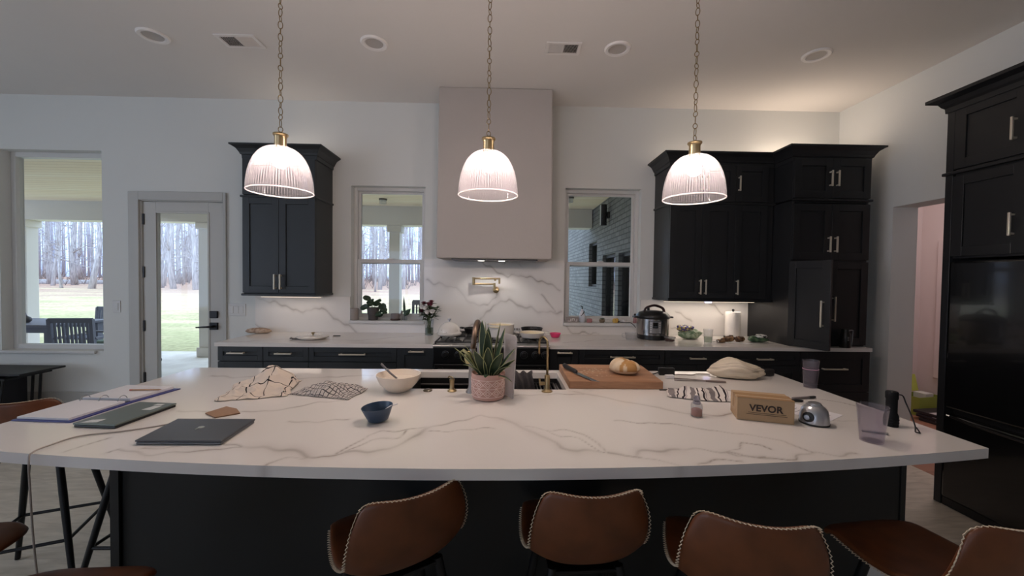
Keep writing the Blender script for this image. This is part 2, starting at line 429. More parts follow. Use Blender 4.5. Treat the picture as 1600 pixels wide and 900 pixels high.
struct('baseboard_hall', MB().box(4.885, 4.90, 1.52, 4.5, .001, .13), TRIMP, bevel=.004)
def casing_board():
    m = MB(); m.box(4.87, 4.90, 4.20, 4.30, .38, 1.92); struct('trim_1', m, PINK, bevel=.004)
    m = MB(); m.box(RW+.6, 4.9, 4.48, 4.5, 0.001, .10); struct('baseboard_hall_back', m, TRIMP)
casing_board()
mb = MB(); mb.box(-6.4, -3.47, W-.018, W, 0, .335); struct('baseboard_back', mb, TRIMP, bevel=.004)
mb = MB(); mb.box(-2.58, -2.24, W-.018, W, 0, .335); struct('baseboard_corner', mb, TRIMP, bevel=.004)

# windows: window_1 fixed, window_2 and window_3 double hung
def rect_frame(m, x0, x1, z0, z1, w, y0, y1):
    m.box(x0, x0+w, y0, y1, z0, z1); m.box(x1-w, x1, y0, y1, z0, z1); m.box(x0+w, x1-w, y0, y1, z0, z0+w); m.box(x0+w, x1-w, y0, y1, z1-w, z1); return m
def fixed_window(name, h):
    x0, x1, z0, z1 = h
    f = struct(name, rect_frame(MB(), x0, x1, z0, z1, .045, W+.085, W+.15), SASH, bevel=.004)
    struct('pane', MB().box(x0+.04, x1-.04, W+.115, W+.119, z0+.04, z1-.04), PANE, f)
    return f
def hung_window(name, h):
    x0, x1, z0, z1 = h; zm = 1.585
    m = rect_frame(MB(), x0, x1, z0, z1, .03, W+.075, W+.15)
    f = struct(name, m, SASH, bevel=.003)
    m = rect_frame(MB(), x0+.03, x1-.03, zm-.02, z1-.03, .022, W+.115, W+.135); struct('upper_sash', m, SASH, f, bevel=.003)
    m = rect_frame(MB(), x0+.03, x1-.03, z0+.03, zm+.02, .034, W+.085, W+.113); s = struct('lower_sash', m, SASH, f, bevel=.003)
    struct('pane', MB().box(x0+.05, x1-.05, W+.124, W+.127, zm, z1-.05), PANE, f)
    struct('pane', MB().box(x0+.06, x1-.06, W+.098, W+.101, z0+.06, zm-.01), PANE, f)
    m = MB(); m.box((x0+x1)/2-.03, (x0+x1)/2+.03, W+.075, W+.09, zm+.02, zm+.032); struct('latch', m, SASH, s)
    return f
fixed_window('window_1', W1); hung_window('window_2', W2); hung_window('window_3', W3)
struct('sill_1', MB().box(W1[0]-.05, W1[1]-.06, W-.028, W+.09, W1[2]-.022, W1[2]+.004), SASH, bevel=.005)
struct('sill_2', MB().box(W2[0]-.002, W2[1]+.008, W-.045, W+.08, 1.004, 1.030), SASH, bevel=.003)
struct('sill_3', MB().box(W3[0]-.006, W3[1]+.006, W-.045, W+.08, 1.000, 1.028), SASH, bevel=.003)
m = rect_frame(MB(), -3.9, -2.1, .7, 2.3, .05, -4.62, -4.52); m.box(-3.03, -2.97, -4.62, -4.52, .75, 2.25); struct('window_7', m, SASH)
m = MB(); m.box(-6.52,-6.44,-2.2,-2.15,.7,2.5); m.box(-6.52,-6.44,.95,1.0,.7,2.5); m.box(-6.52,-6.44,-2.15,.95,.7,.75); m.box(-6.52,-6.44,-2.15,.95,2.45,2.5); m.box(-6.52,-6.44,-.63,-.57,.75,2.45); struct('window_8', m, SASH)

# patio door
def patio_door():
    x0, x1, z1 = -3.373, -2.600, 2.124
    m = MB(); m.box(-3.462, x0+.004, W-.02, W+.001, 0, 2.197); m.box(x1-.004, -2.586+.01, W-.02, W+.001, 0, 2.197); m.box(x0+.004, x1-.004, W-.02, W+.001, z1-.004, 2.197)
    struct('trim_2', m, TRIMP, bevel=.003)
    m = MB(); m.box(x0-.0, x0+.018, W, W+.15, 0, z1); m.box(x1-.012, x1, W, W+.15, 0, z1); m.box(x0, x1, W, W+.15, z1-.012, z1); struct('trim_3', m, TRIMP)
    gx0, gx1, gz0, gz1 = -3.235, -2.757, .22, 2.008
    m = MB(); y0, y1 = W+.012, W+.057
    m.box(x0+.02, gx0, y0, y1, .012, z1-.015); m.box(gx1, x1-.014, y0, y1, .012, z1-.015); m.box(gx0, gx1, y0, y1, .012, gz0); m.box(gx0, gx1, y0, y1, gz1, z1-.015)
    d = struct('door_1', m, M('door_paint', (192,190,184), .5, var=.01), bevel=.002)
    struct('pane', MB().box(gx0-.005, gx1+.005, W+.033, W+.037, gz0-.005, gz1+.005), PANE, d)
    for z in (1.947, 1.456, .955, .470):
        m = MB(); m.box(x0+.006, x0+.034, W+.002, W+.013, z-.05, z+.05); struct('hinge', m, BLACKM, d, bevel=.002)
    m = MB(); m.box(-2.74, -2.668, W-.008, W+.013, 1.033, 1.099); struct('deadbolt', m, BLACKM, d, bevel=.004)
    m = MB(); m.box(-2.74, -2.668, W-.008, W+.013, .925, .991); m.tube([(-2.70, W-.008, .957), (-2.70, W-.05, .957), (-2.72, W-.055, .957), (-2.83, W-.052, .950)], [.011,.011,.010,.006], 10)
    struct('lever_handle', m, BLACKM, d, bevel=.003)
    struct('glazing_bead', rect_frame(MB(), gx0-.012, gx1+.012, gz0-.012, gz1+.012, .016, W+.006, W+.013), M('door_paint', (192,190,184)), d, bevel=.003)
patio_door()

# light switches
def switch(x, z, n, label):
    w = .07+.046*(n-1); t = thing('light_switch', label, 'switch', (x, W, z))
    part('wall_plate', MB().box(-w/2, w/2, -.006, 0, -.057, .057), SASH, t, bevel=.003)
    for k in range(n):
        xx = (k-(n-1)/2)*.046; m = MB(); m.box(xx-.016, xx+.016, -.010, -.005, -.033, .033); part('rocker', m, SASH, t, bevel=.002)
switch(-3.586, 1.132, 1, 'white single light switch between the large window and the patio door')
switch(-2.488, 1.114, 3, 'white three rocker light switch plate right of the patio door')

# range hood: plastered box down from the ceiling
def hood():
    m = MB(); t = (-.569, .402, 3.378, CEIL); b = (-.574, .412, 3.330, 1.604)
    vs = [(b[0], b[2], b[3]), (b[1], b[2], b[3]), (b[1], W, b[3]), (b[0], W, b[3]), (t[0], t[2], t[3]), (t[1], t[2], t[3]), (t[1], W, t[3]), (t[0], W, t[3])]
    m.add(vs, [(0,3,2,1),(4,5,6,7),(0,1,5,4),(1,2,6,5),(2,3,7,6),(3,0,4,7)])
    h = thing('range_hood', 'tall plastered box hood coming down from the ceiling over the stove', 'range hood', (-.083, 3.52, 1.604))
    part('hood_body', m, M('plaster', (182,175,169), .9, var=.05, vscale=2.2, bump=.12, bscale=30), h, world=True, bevel=.012)
    m = MB(); m.box(-.45, .29, 3.37, 3.66, 1.592, 1.606); ins = part('filter_insert', m, M('dark_steel', (70,70,72), .35, .9), h, world=True)
    for x in (-.20, -.02):
        m = MB(); m.lathe([(0,0),(.028,0),(.03,.004),(0,.004)], 20, (x, 3.46, 1.5885)); part('lamp_lens', m, emit('hood_lens', (255,248,238), 3), ins, world=True)
hood()

# veined stone splash behind the counter
def splash(name, label, rects):
    m = MB(); vs = []
    for x0, x1, z0, z1 in rects:
        nx, nz = max(2, int((x1-x0)/.008)), max(2, int((z1-z0)/.008))
        m.grid(nx, nz, lambda u, v: (x0+(x1-x0)*u, W-.016, z0+(z1-z0)*v))
        m.add([(x0,W-.016,z0),(x1,W-.016,z0),(x1,W-.016,z1),(x0,W-.016,z1),(x0,W-.0005,z0),(x1,W-.0005,z0),(x1,W-.0005,z1),(x0,W-.0005,z1)], [(0,1,5,4),(1,2,6,5),(2,3,7,6),(3,0,4,7)])
    a = np.array(m.v)[:, [0, 2]]; m.at['vein'] = polyline_field(a, SPLASH_VEINS)
    m.uv = {}
    o = struct(name, m, QUARTZS, fix=False); return o
ISLAND_VEINS = [
 (0.014, [(-0.782, 1.189), (-0.723, 1.191), (-0.639, 1.176), (-0.594, 1.156), (-0.56, 1.132)]),
 (0.006, [(-0.56, 1.132), (-0.526, 1.126), (-0.497, 1.137), (-0.467, 1.159)]),
 (0.011, [(-0.467, 1.159), (-0.389, 1.163), (-0.347, 1.186), (-0.312, 1.229), (-0.274, 1.296), (-0.256, 1.347)]),
 (0.005, [(-0.256, 1.347), (-0.204, 1.39), (-0.131, 1.438), (-0.084, 1.478), (-0.026, 1.457), (0.036, 1.415)]),
 (0.005, [(-0.649, 1.077), (-0.643, 1.097), (-0.617, 1.118), (-0.57, 1.118), (-0.56, 1.132)]),
 (0.004, [(-0.485, 1.154), (-0.47, 1.203), (-0.452, 1.253), (-0.442, 1.287), (-0.402, 1.316), (-0.328, 1.336), (-0.258, 1.358)]),
 (0.004, [(-0.469, 1.162), (-0.441, 1.194), (-0.418, 1.247), (-0.385, 1.261), (-0.34, 1.275), (-0.324, 1.331)]),
 (0.006, [(-0.99, 1.507), (-0.898, 1.512), (-0.827, 1.559), (-0.758, 1.623), (-0.669, 1.658)]),
 (0.005, [(-0.757, 1.404), (-0.657, 1.406), (-0.566, 1.432)]),
 (0.003, [(-0.25, 1.318), (-0.081, 1.342), (-0.024, 1.358)]),
 (0.012, [(-0.01, 1.44), (0.051, 1.398), (0.09, 1.343), (0.12, 1.286), (0.175, 1.239), (0.195, 1.196), (0.232, 1.173), (0.31, 1.173)]),
 (0.004, [(0.091, 1.367), (0.154, 1.341), (0.223, 1.337), (0.274, 1.301), (0.309, 1.234), (0.33, 1.171)]),
 (0.007, [(0.33, 1.171), (0.366, 1.14), (0.414, 1.132)]),
 (0.004, [(0.414, 1.132), (0.459, 1.108), (0.509, 1.08), (0.54, 1.063)]),
 (0.003, [(0.159, 1.337), (0.198, 1.284), (0.245, 1.266), (0.27, 1.227), (0.31, 1.175), (0.329, 1.169)]),
 (0.012, [(0.399, 1.134), (0.426, 1.168), (0.483, 1.18), (0.554, 1.189)]),
 (0.006, [(0.554, 1.189), (0.615, 1.185), (0.697, 1.172), (0.729, 1.14), (0.792, 1.134)]),
 (0.004, [(0.7, 1.176), (0.742, 1.194), (0.781, 1.232), (0.82, 1.232), (0.837, 1.201)]),
 (0.008, [(0.337, 1.804), (0.436, 1.728), (0.509, 1.669), (0.573, 1.62), (0.651, 1.583), (0.716, 1.514), (0.763, 1.501), (0.857, 1.491), (0.924, 1.526)]),
 (0.004, [(0.419, 1.428), (0.513, 1.412), (0.607, 1.4), (0.685, 1.381), (0.727, 1.335), (0.815, 1.314), (0.891, 1.279)]),
 (0.005, [(-0.014, 1.719), (0.137, 1.747), (0.237, 1.757), (0.369, 1.765)]),
 (0.004, [(0.559, 1.083), (0.601, 1.109), (0.675, 1.125), (0.694, 1.115)]),
 (0.006, [(0.692, 1.173), (0.706, 1.143), (0.747, 1.133), (0.813, 1.123), (0.871, 1.128), (0.922, 1.155), (0.967, 1.165), (1.018, 1.152), (1.086, 1.159)]),
 (0.004, [(0.887, 1.285), (0.918, 1.253), (0.93, 1.215), (0.954, 1.165)]),
 (0.004, [(1.419, 1.697), (1.477, 1.67), (1.508, 1.617)]),
 (0.004, [(1.259, 1.438), (1.344, 1.439)]),
 (0.006, [(-1.142, 1.15), (-1.133, 1.172), (-1.088, 1.163), (-1.047, 1.147), (-1.007, 1.143), (-0.96, 1.152), (-0.878, 1.165), (-0.849, 1.187), (-0.781, 1.187)]),
 (0.005, [(-1.273, 1.158), (-1.259, 1.211), (-1.245, 1.259)]),
 (0.005, [(-1.074, 1.177), (-1.03, 1.19), (-0.977, 1.195)]),
 (0.006, [(-1.236, 1.513), (-1.186, 1.511), (-1.084, 1.503)]),
 (0.004, [(-0.999, 1.272), (-0.897, 1.243), (-0.781, 1.187)]),
 (0.008, [(-1.509, 2.049), (-1.355, 2.014), (-1.227, 2.071), (-1.082, 2.048)]),
 (0.007, [(-1.071, 1.996), (-0.881, 2.04), (-0.699, 2.086)]),
 (0.005, [(0.929, 1.524), (1.045, 1.503)]),
 (0.006, [(-0.525, 2.209), (-0.091, 2.192), (0.271, 2.203)]),
]
SPLASH_VEINS = [
 (0.01, [(-0.723, 1.42), (-0.653, 1.381), (-0.573, 1.379), (-0.499, 1.356), (-0.445, 1.348), (-0.402, 1.304), (-0.359, 1.24), (-0.251, 1.182), (-0.144, 1.194)]),
 (0.012, [(-0.399, 0.96), (-0.249, 1.005), (-0.218, 1.064), (-0.133, 1.135), (-0.069, 1.184), (-0.026, 1.222), (0.049, 1.234), (0.135, 1.192), (0.211, 1.166), (0.276, 1.161), (0.352, 1.124), (0.449, 1.122), (0.557, 1.123)]),
 (0.006, [(-0.144, 1.194), (-0.112, 1.232), (-0.07, 1.265), (-0.059, 1.308)]),
 (0.008, [(-0.223, 1.606), (-0.137, 1.554), (-0.072, 1.501), (0.035, 1.454), (0.11, 1.471), (0.186, 1.461), (0.272, 1.441), (0.369, 1.41), (0.467, 1.379), (0.543, 1.337)]),
 (0.005, [(0.349, 1.302), (0.404, 1.227), (0.492, 1.142)]),
 (0.004, [(-0.009, 1.587), (0.077, 1.599), (0.184, 1.558)]),
 (0.01, [(-2.304, 1.234), (-2.221, 1.202), (-2.115, 1.185), (-2.021, 1.156), (-1.95, 1.115), (-1.856, 1.108), (-1.773, 1.123), (-1.69, 1.148), (-1.642, 1.094), (-1.583, 1.041), (-1.524, 1.018), (-1.44, 0.97), (-1.369, 0.923)]),
 (0.006, [(-2.381, 1.081), (-2.34, 0.997), (-2.21, 0.927)]),
 (0.007, [(0.594, 0.989), (0.646, 0.944), (0.704, 0.916), (0.749, 0.939), (0.807, 0.922), (0.847, 0.934), (0.916, 0.923)]),
 (0.008, [(1.648, 1.144), (1.695, 1.127), (1.79, 1.041)]),
 (0.008, [(1.949, 1.228), (2.008, 1.211), (2.104, 1.12)]),
 (0.006, [(1.605, 0.982), (1.687, 0.977)]),
]
splash('trim_4', '', [(-2.31, -1.435, CT, 1.25), (-1.435, -.746, CT, 1.004), (-.746, .572, CT, 1.612), (.572, 1.305, CT, 1.0), (1.305, 2.34, CT, 1.25)])

# recessed ceiling lights and vents
def can_light(x, y, label):
    t = thing('recessed_light', label, 'ceiling light', (x, y, CEIL), group='recessed ceiling lights')
    m = MB(); m.lathe([(.058,-.001),(.066,-.010),(.084,-.012),(.092,-.004),(.092,0),(.058,0)], 40); part('trim_ring', m, M('can_trim', (244,240,236), .4), t, smooth=True)
    m = MB(); m.lathe([(.0,-.0005),(.036,-.001),(.058,-.006)], 40); part('baffle', m, M('can_baffle', (186,180,174), .5), t, smooth=True)
can_light(-2.409, 2.76, 'round recessed ceiling light left of the ceiling vent over the door side')
can_light(-.919, 2.78, 'round recessed ceiling light between the left and middle pendant chains')
can_light(.782, 2.775, 'round recessed ceiling light just right of the small slotted vent')
can_light(2.217, 2.79, 'round recessed ceiling light nearest the tall cabinets and right wall')
def vent(x, y, w, d, label, blades, halfdark):
    t = thing('ceiling_vent', label, 'vent', (x, y, CEIL))
    m = MB(); b = .022
    m.box(-w/2, w/2, -d/2, -d/2+b, -.008, 0); m.box(-w/2, w/2, d/2-b, d/2, -.008, 0); m.box(-w/2, -w/2+b, -d/2+b, d/2-b, -.008, 0); m.box(w/2-b, w/2, -d/2+b, d/2-b, -.008, 0); m.box(-.006, .006, -d/2+b, d/2-b, -.008, 0)
    part('frame', m, M('vent_white', (238,234,230), .5), t, bevel=.003)
    m = MB(); m.box(-w/2+b, w/2-b, -d/2+b, d/2-b, -.001, 0); part('duct', m, M('vent_dark', (52,50,50), .8), t)
    m = MB()
    for s in (-1, 1):
        n = blades; x0 = .006 if s > 0 else -w/2+b; x1 = w/2-b if s > 0 else -.006
        for k in range(n):
            xc = x0+(x1-x0)*(k+.5)/n; h = (x1-x0)/n
            tilt = (.0035 if s > 0 else -.0035)
            m.obox((xc, 0, -.004), (h*(.26 if s > 0 else .46), 0, tilt), (0, d/2-b, 0), (0, 0, .0006))
    part('louvres', m, M('vent_white', (238,234,230)), t)
vent(-1.847, 2.795, .27, .155, 'larger white ceiling vent above the left cabinet, half of it dark', 9, True)
vent(.398, 2.785, .245, .15, 'smaller white slotted ceiling vent right of the hood', 12, False)

# ------------------------------------------------------------------ cabinets
def shaker(m, w, h, rail=.057, t=.02, panel=.009):
    """shaker front in the local X-Z plane, face towards -Y, lower left corner at the origin"""
    m.box(0, rail, -t, 0, 0, h); m.box(w-rail, w, -t, 0, 0, h); m.box(rail, w-rail, -t, 0, 0, rail); m.box(rail, w-rail, -t, 0, h-rail, h)
    m.box(rail, w-rail, -t+panel, 0, rail, h-rail); return m
def bar_pull(L, vertical, r=.0055, out=.028):
    m = MB(); a = L/2
    if vertical:
        m.box(-r, r, -out-r, -out+r, -a, a); m.box(-r, r, -out, 0, -a+.006, -a+.006+2*r); m.box(-r, r, -out, 0, a-.006-2*r, a-.006)
    else:
        m.box(-a, a, -out-r, -out+r, -r, r); m.box(-a+.006, -a+.006+2*r, -out, 0, -r, r); m.box(a-.006-2*r, a-.006, -out, 0, -r, r)
    return m
def front(kind, root, x, z, w, h, y, mat, pull=None, rail=.057, swing=0, facing=0):
    """door or drawer front as a part with its own pull; pull = (px, pz, length, vertical); coordinates relative to root"""
    m = shaker(MB(), w, h, min(rail, w*.32, h*.36)); o = part(kind, m, mat, root, bevel=.0015)
    o.location = (x, y, z); o.rotation_euler = (0, 0, swing)
    if pull:
        px, pz, L, vert = pull; q = part('handle', bar_pull(L, vert), PULL, o, bevel=.0015); q.location = (px-x, -.02, pz-z)
    return o
def crown(root, x0, x1, yb, yf, z0, z1, out, mat, left=True, right=True):
    """mitred moulding around front and the open ends; world coordinates"""
    prof = [(0, z0-.03), (.008, z0-.03), (.010, z0), (.018, z0+.004), (.024, z0+.25*(z1-z0)), (.040, z0+.58*(z1-z0)), (out-.008, z0+.82*(z1-z0)), (out, z0+.84*(z1-z0)), (out, z1), (0, z1)]
    m = MB(); ring = []
    for d, z in prof:
        l = d if left else 0; r = d if right else 0
        ring.append([(x0-l, yb, z), (x0-l, yf-d, z), (x1+r, yf-d, z), (x1+r, yb, z)])
    b = m.add([p for k in ring for p in k], [])
    n = len(prof)
    for i in range(n):
        j = (i+1) % n
        for k in range(3): m.f.append((i*4+k, i*4+k+1, j*4+k+1, j*4+k))
    m.f.append(tuple(i*4 for i in range(n))); m.f.append(tuple(i*4+3 for i in range(n-1,-1,-1)))
    return part('crown_moulding', m, mat, root, world=True)
def band(root, x0, x1, yb, yf, z, mat, out=.012, left=True, right=True, h=.018, name='rail_moulding'):
    m = MB(); m.box(x0-(out if left else 0), x1+(out if right else 0), yf-out, yb, z-h/2, z+h/2); return part(name, m, mat, root, world=True, bevel=.004)
def wcab(name, label, cat, box, mat, group=None):
    x0, x1, y0, y1, z0, z1 = box; t = thing(name, label, cat, ((x0+x1)/2, (y0+y1)/2, z0), group=group)
    part('body', MB().box(x0, x1, y0, y1, z0, z1), mat, t, world=True, bevel=.0015); return t
def rel(t, x, y, z): return (x-t.location.x, y-t.location.y, z-t.location.z)

# upper cabinet left of the hood
def upper_left():
    x0, x1, yf, z0 = -2.215, -1.605, 3.385, 1.268
    t = wcab('wall_cabinet', 'tall charcoal wall cabinet with two doors between patio door and window', 'cabinet', (x0, x1, yf, W-.001, z0, 2.50), CAB)
    w = (x1-x0)/2-.003
    for k in (0, 1):
        xx = x0+.0015+k*(x1-x0)/2; hx = (x0+x1)/2+(-.024 if k == 0 else .024)
        X, Y, Z = rel(t, xx, yf, z0+.022); hx, _, hz = rel(t, hx, 0, 1.385)
        front('door', t, X, Z, w, .81, Y, CAB, (hx, hz, .128, True))
        X, Y, Z = rel(t, xx, yf, 2.122); front('upper_door', t, X, Z, w, .30, Y, CAB)
    crown(t, x0, x1, W-.001, yf, 2.455, 2.535, .075, CAB); band(t, x0, x1, W-.001, yf-.02, 2.105, CAB); band(t, x0, x1, W-.001, yf-.018, z0+.006, CAB, .008)
upper_left()
def upper_right():
    x0, x1, yf, z0 = 1.425, 2.335, 3.365, 1.262
    t = wcab('wall_cabinet', 'black wall cabinet with three tall doors right of the right window', 'cabinet', (x0, x1, yf, W-.001, z0, 2.50), CABD)
    xs = [x0+.0015, 1.71, 1.992, 2.275]; hx = [1.690, 1.735, 2.012]
    for k in range(3):
        X, Y, Z = rel(t, xs[k], yf, z0+.024); h, _, hz = rel(t, hx[k], 0, 1.385); w = xs[k+1]-xs[k]-.003
        front('door', t, X, Z, w, .81, Y, CABD, (h, hz, .128, True))
        X, Y, Z = rel(t, xs[k], yf, 2.122); h, _, hz = rel(t, hx[k], 0, 2.275); front('upper_door', t, X, Z, w, .31, Y, CABD, (h, hz, .128, True), rail=.05)
    crown(t, x0, x1, W-.001, yf, 2.455, 2.535, .075, CABD, True, False); band(t, x0, x1, W-.001, yf-.02, 2.105, CABD, right=False); band(t, x0, x1, W-.001, yf-.018, z0+.006, CABD, .008, right=False)
upper_right()
def pantry():
    x0, x1, yf = 2.34, 2.972, 3.15
    t = thing('pantry_cabinet', 'tall black pantry cabinet standing on the counter, its lower left door ajar', 'cabinet', ((x0+x1)/2, 3.42, CT))
    m = MB(); m.box(x0, x0+.018, yf, W-.001, CT, 2.49); m.box(x1-.018, x1, yf, W-.001, CT, 2.49); m.box(x0+.018, x1-.018, yf, W-.001, 2.47, 2.49); m.box(x0+.018, x1-.018, 3.66, W-.001, CT, 2.47)
    m.box(x0+.018, x1-.018, yf, 3.66, 1.60, 1.625); m.box(x0+.018, x1-.018, yf, 3.66, 2.085, 2.11); m.box(x0+.018, x1-.018, yf, 3.66, CT, CT+.012); m.box(x0+.018, x1-.018, yf+.02, 3.66, 1.26, 1.278)
    part('body', m, CABD, t, world=True, bevel=.0015)
    xm = (x0+x1)/2; w = xm-x0-.003
    for k in (0, 1):
        xx = x0+.0015+k*(xm-x0); s = -1 if k == 0 else 1
        for z, h, hz in ((2.122, .315, 2.275), (1.622, .452, 1.745)):
            X, Y, Z = rel(t, xx, yf, z); hh, _, hzz = rel(t, xm+s*.028, 0, hz); front('door', t, X, Z, w, h, Y, CABD, (hh, hzz, .128, True))
        if k == 1:
            X, Y, Z = rel(t, xx, yf, .925); hh, _, hzz = rel(t, xm+.026, 0, 1.222); front('lower_door', t, X, Z, w, .68, Y, CABD, (hh, hzz, .20, True))
    X, Y, Z = rel(t, x0+.0015, yf-.002, .925); hh, _, hzz = rel(t, xm-.045, 0, 1.20)
    front('lower_door', t, X, Z, w, .68, Y, CABD, (hh, hzz, .20, True), swing=R(-72))
    crown(t, x0, x1, W-.001, yf, 2.450, 2.535, .075, CABD, True, True); band(t, x0, x1, W-.001, yf-.02, 2.105, CABD, left=False)
pantry()

# base cabinets and worktops
def base_unit(label, x0, x1, drawers, doors, mat, pulls):
    t = wcab('base_cabinet', label, 'cabinet', (x0+.001, x1-.001, FRONT, W-.02, .10, .884), mat)
    part('toe_kick', MB().box(x0+.001, x1-.001, FRONT+.06, W-.02, 0.001, .10), BLACK, t, world=True)
    n = len(drawers)
    for k, (a, b) in enumerate(drawers):
        X, Y, Z = rel(t, a+.002, FRONT, .772); hx, _, hz = rel(t, pulls[k][0], 0, pulls[k][1]); front('drawer', t, X, Z, b-a-.004, .110, Y, mat, (hx, hz, pulls[k][2], False), rail=.04)
    for k, (a, b, z0, z1) in enumerate(doors):
        X, Y, Z = rel(t, a+.002, FRONT, z0); pl = None
        if len(pulls) > n+k: hx, _, hz = rel(t, pulls[n+k][0], 0, pulls[n+k][1]); pl = (hx, hz, pulls[n+k][2], False)
        front('door' if z1-z0 > .33 else 'deep_drawer', t, X, Z, b-a-.004, z1-z0, Y, mat, pl)
    return t
base_unit('charcoal base cabinet with two small drawers at the left counter end', -2.215, -1.515, [(-2.215,-1.866),(-1.866,-1.515)], [(-2.215,-1.866,.115,.765),(-1.866,-1.515,.115,.765)], CAB, [(-2.062,.836,.128),(-1.70,.834,.128)])
base_unit('charcoal base cabinet with one wide drawer under the plant window', -1.515, -.83, [(-1.515,-.83)], [(-1.515,-.83,.44,.765),(-1.515,-.83,.115,.434)], CAB, [(-1.168,.832,.205),(-1.168,.66,.205),(-1.168,.33,.205)])
base_unit('narrow charcoal pull-out cabinet left of the stove', -.83, -.545, [], [(-.83,-.545,.115,.882)], CAB, [(-.675,.858,.12)])
base_unit('narrow black pull-out cabinet right of the stove', .370, .603, [], [(.370,.603,.115,.882)], CABD, [(.487,.858,.12)])
base_unit('black base cabinet with one wide drawer below the right window', .603, 1.29, [(.603,1.29)], [(.603,1.29,.44,.765),(.603,1.29,.115,.434)], CABD, [(.945,.828,.20),(.945,.66,.20),(.945,.33,.20)])
base_unit('black base cabinet with one drawer below the pressure cooker', 1.29, 1.81, [(1.29,1.81)], [(1.29,1.55,.115,.765),(1.55,1.81,.115,.765)], CABD, [(1.545,.822,.13)])
base_unit('black base cabinet with one drawer below the paper towel roll', 1.81, 2.385, [(1.81,2.385)], [(1.81,2.097,.115,.765),(2.097,2.385,.115,.765)], CABD, [(2.085,.820,.13)])
base_unit('black base cabinet of deep drawers below the pantry at the counter end', 2.385, 2.955, [], [(2.385,2.955,.56,.882),(2.385,2.955,.115,.554)], CABD, [(2.652,.746,.20),(2.652,.46,.20)])
QC = attr_mix('veined_quartz', 'vein', (229,223,217), (146,133,122), .09)
def worktop(label, x0, x1):
    t = MB(); nx, ny = int((x1-x0)/.012), 54
    t.grid(nx, ny, lambda u, v: (x0+(x1-x0)*u, CF+(W-.017-CF)*v, CT))
    t.add([(x0,CF,CT),(x1,CF,CT),(x1,W-.017,CT),(x0,W-.017,CT),(x0,CF,.885),(x1,CF,.885),(x1,W-.017,.885),(x0,W-.017,.885)], [(0,1,5,4),(1,2,6,5),(2,3,7,6),(3,0,4,7),(7,6,5,4)])
    a = np.array(t.v)[:, :2]; V = [(.006, [(-2.1,3.10),(-1.7,3.3),(-1.2,3.22),(-.8,3.5)]), (.005, [(.5,3.2),(.9,3.4),(1.3,3.3),(1.7,3.12)]), (.005, [(1.6,3.6),(2.0,3.4),(2.3,3.1)])]
    t.at['vein'] = polyline_field(a, V); t.uv = {}
    return solo('worktop', label, 'worktop', t, QC, fix=False)
worktop('white veined worktop along the wall left of the stove', -2.232, -.547)
worktop('white veined worktop along the wall right of the stove', .368, 2.962)

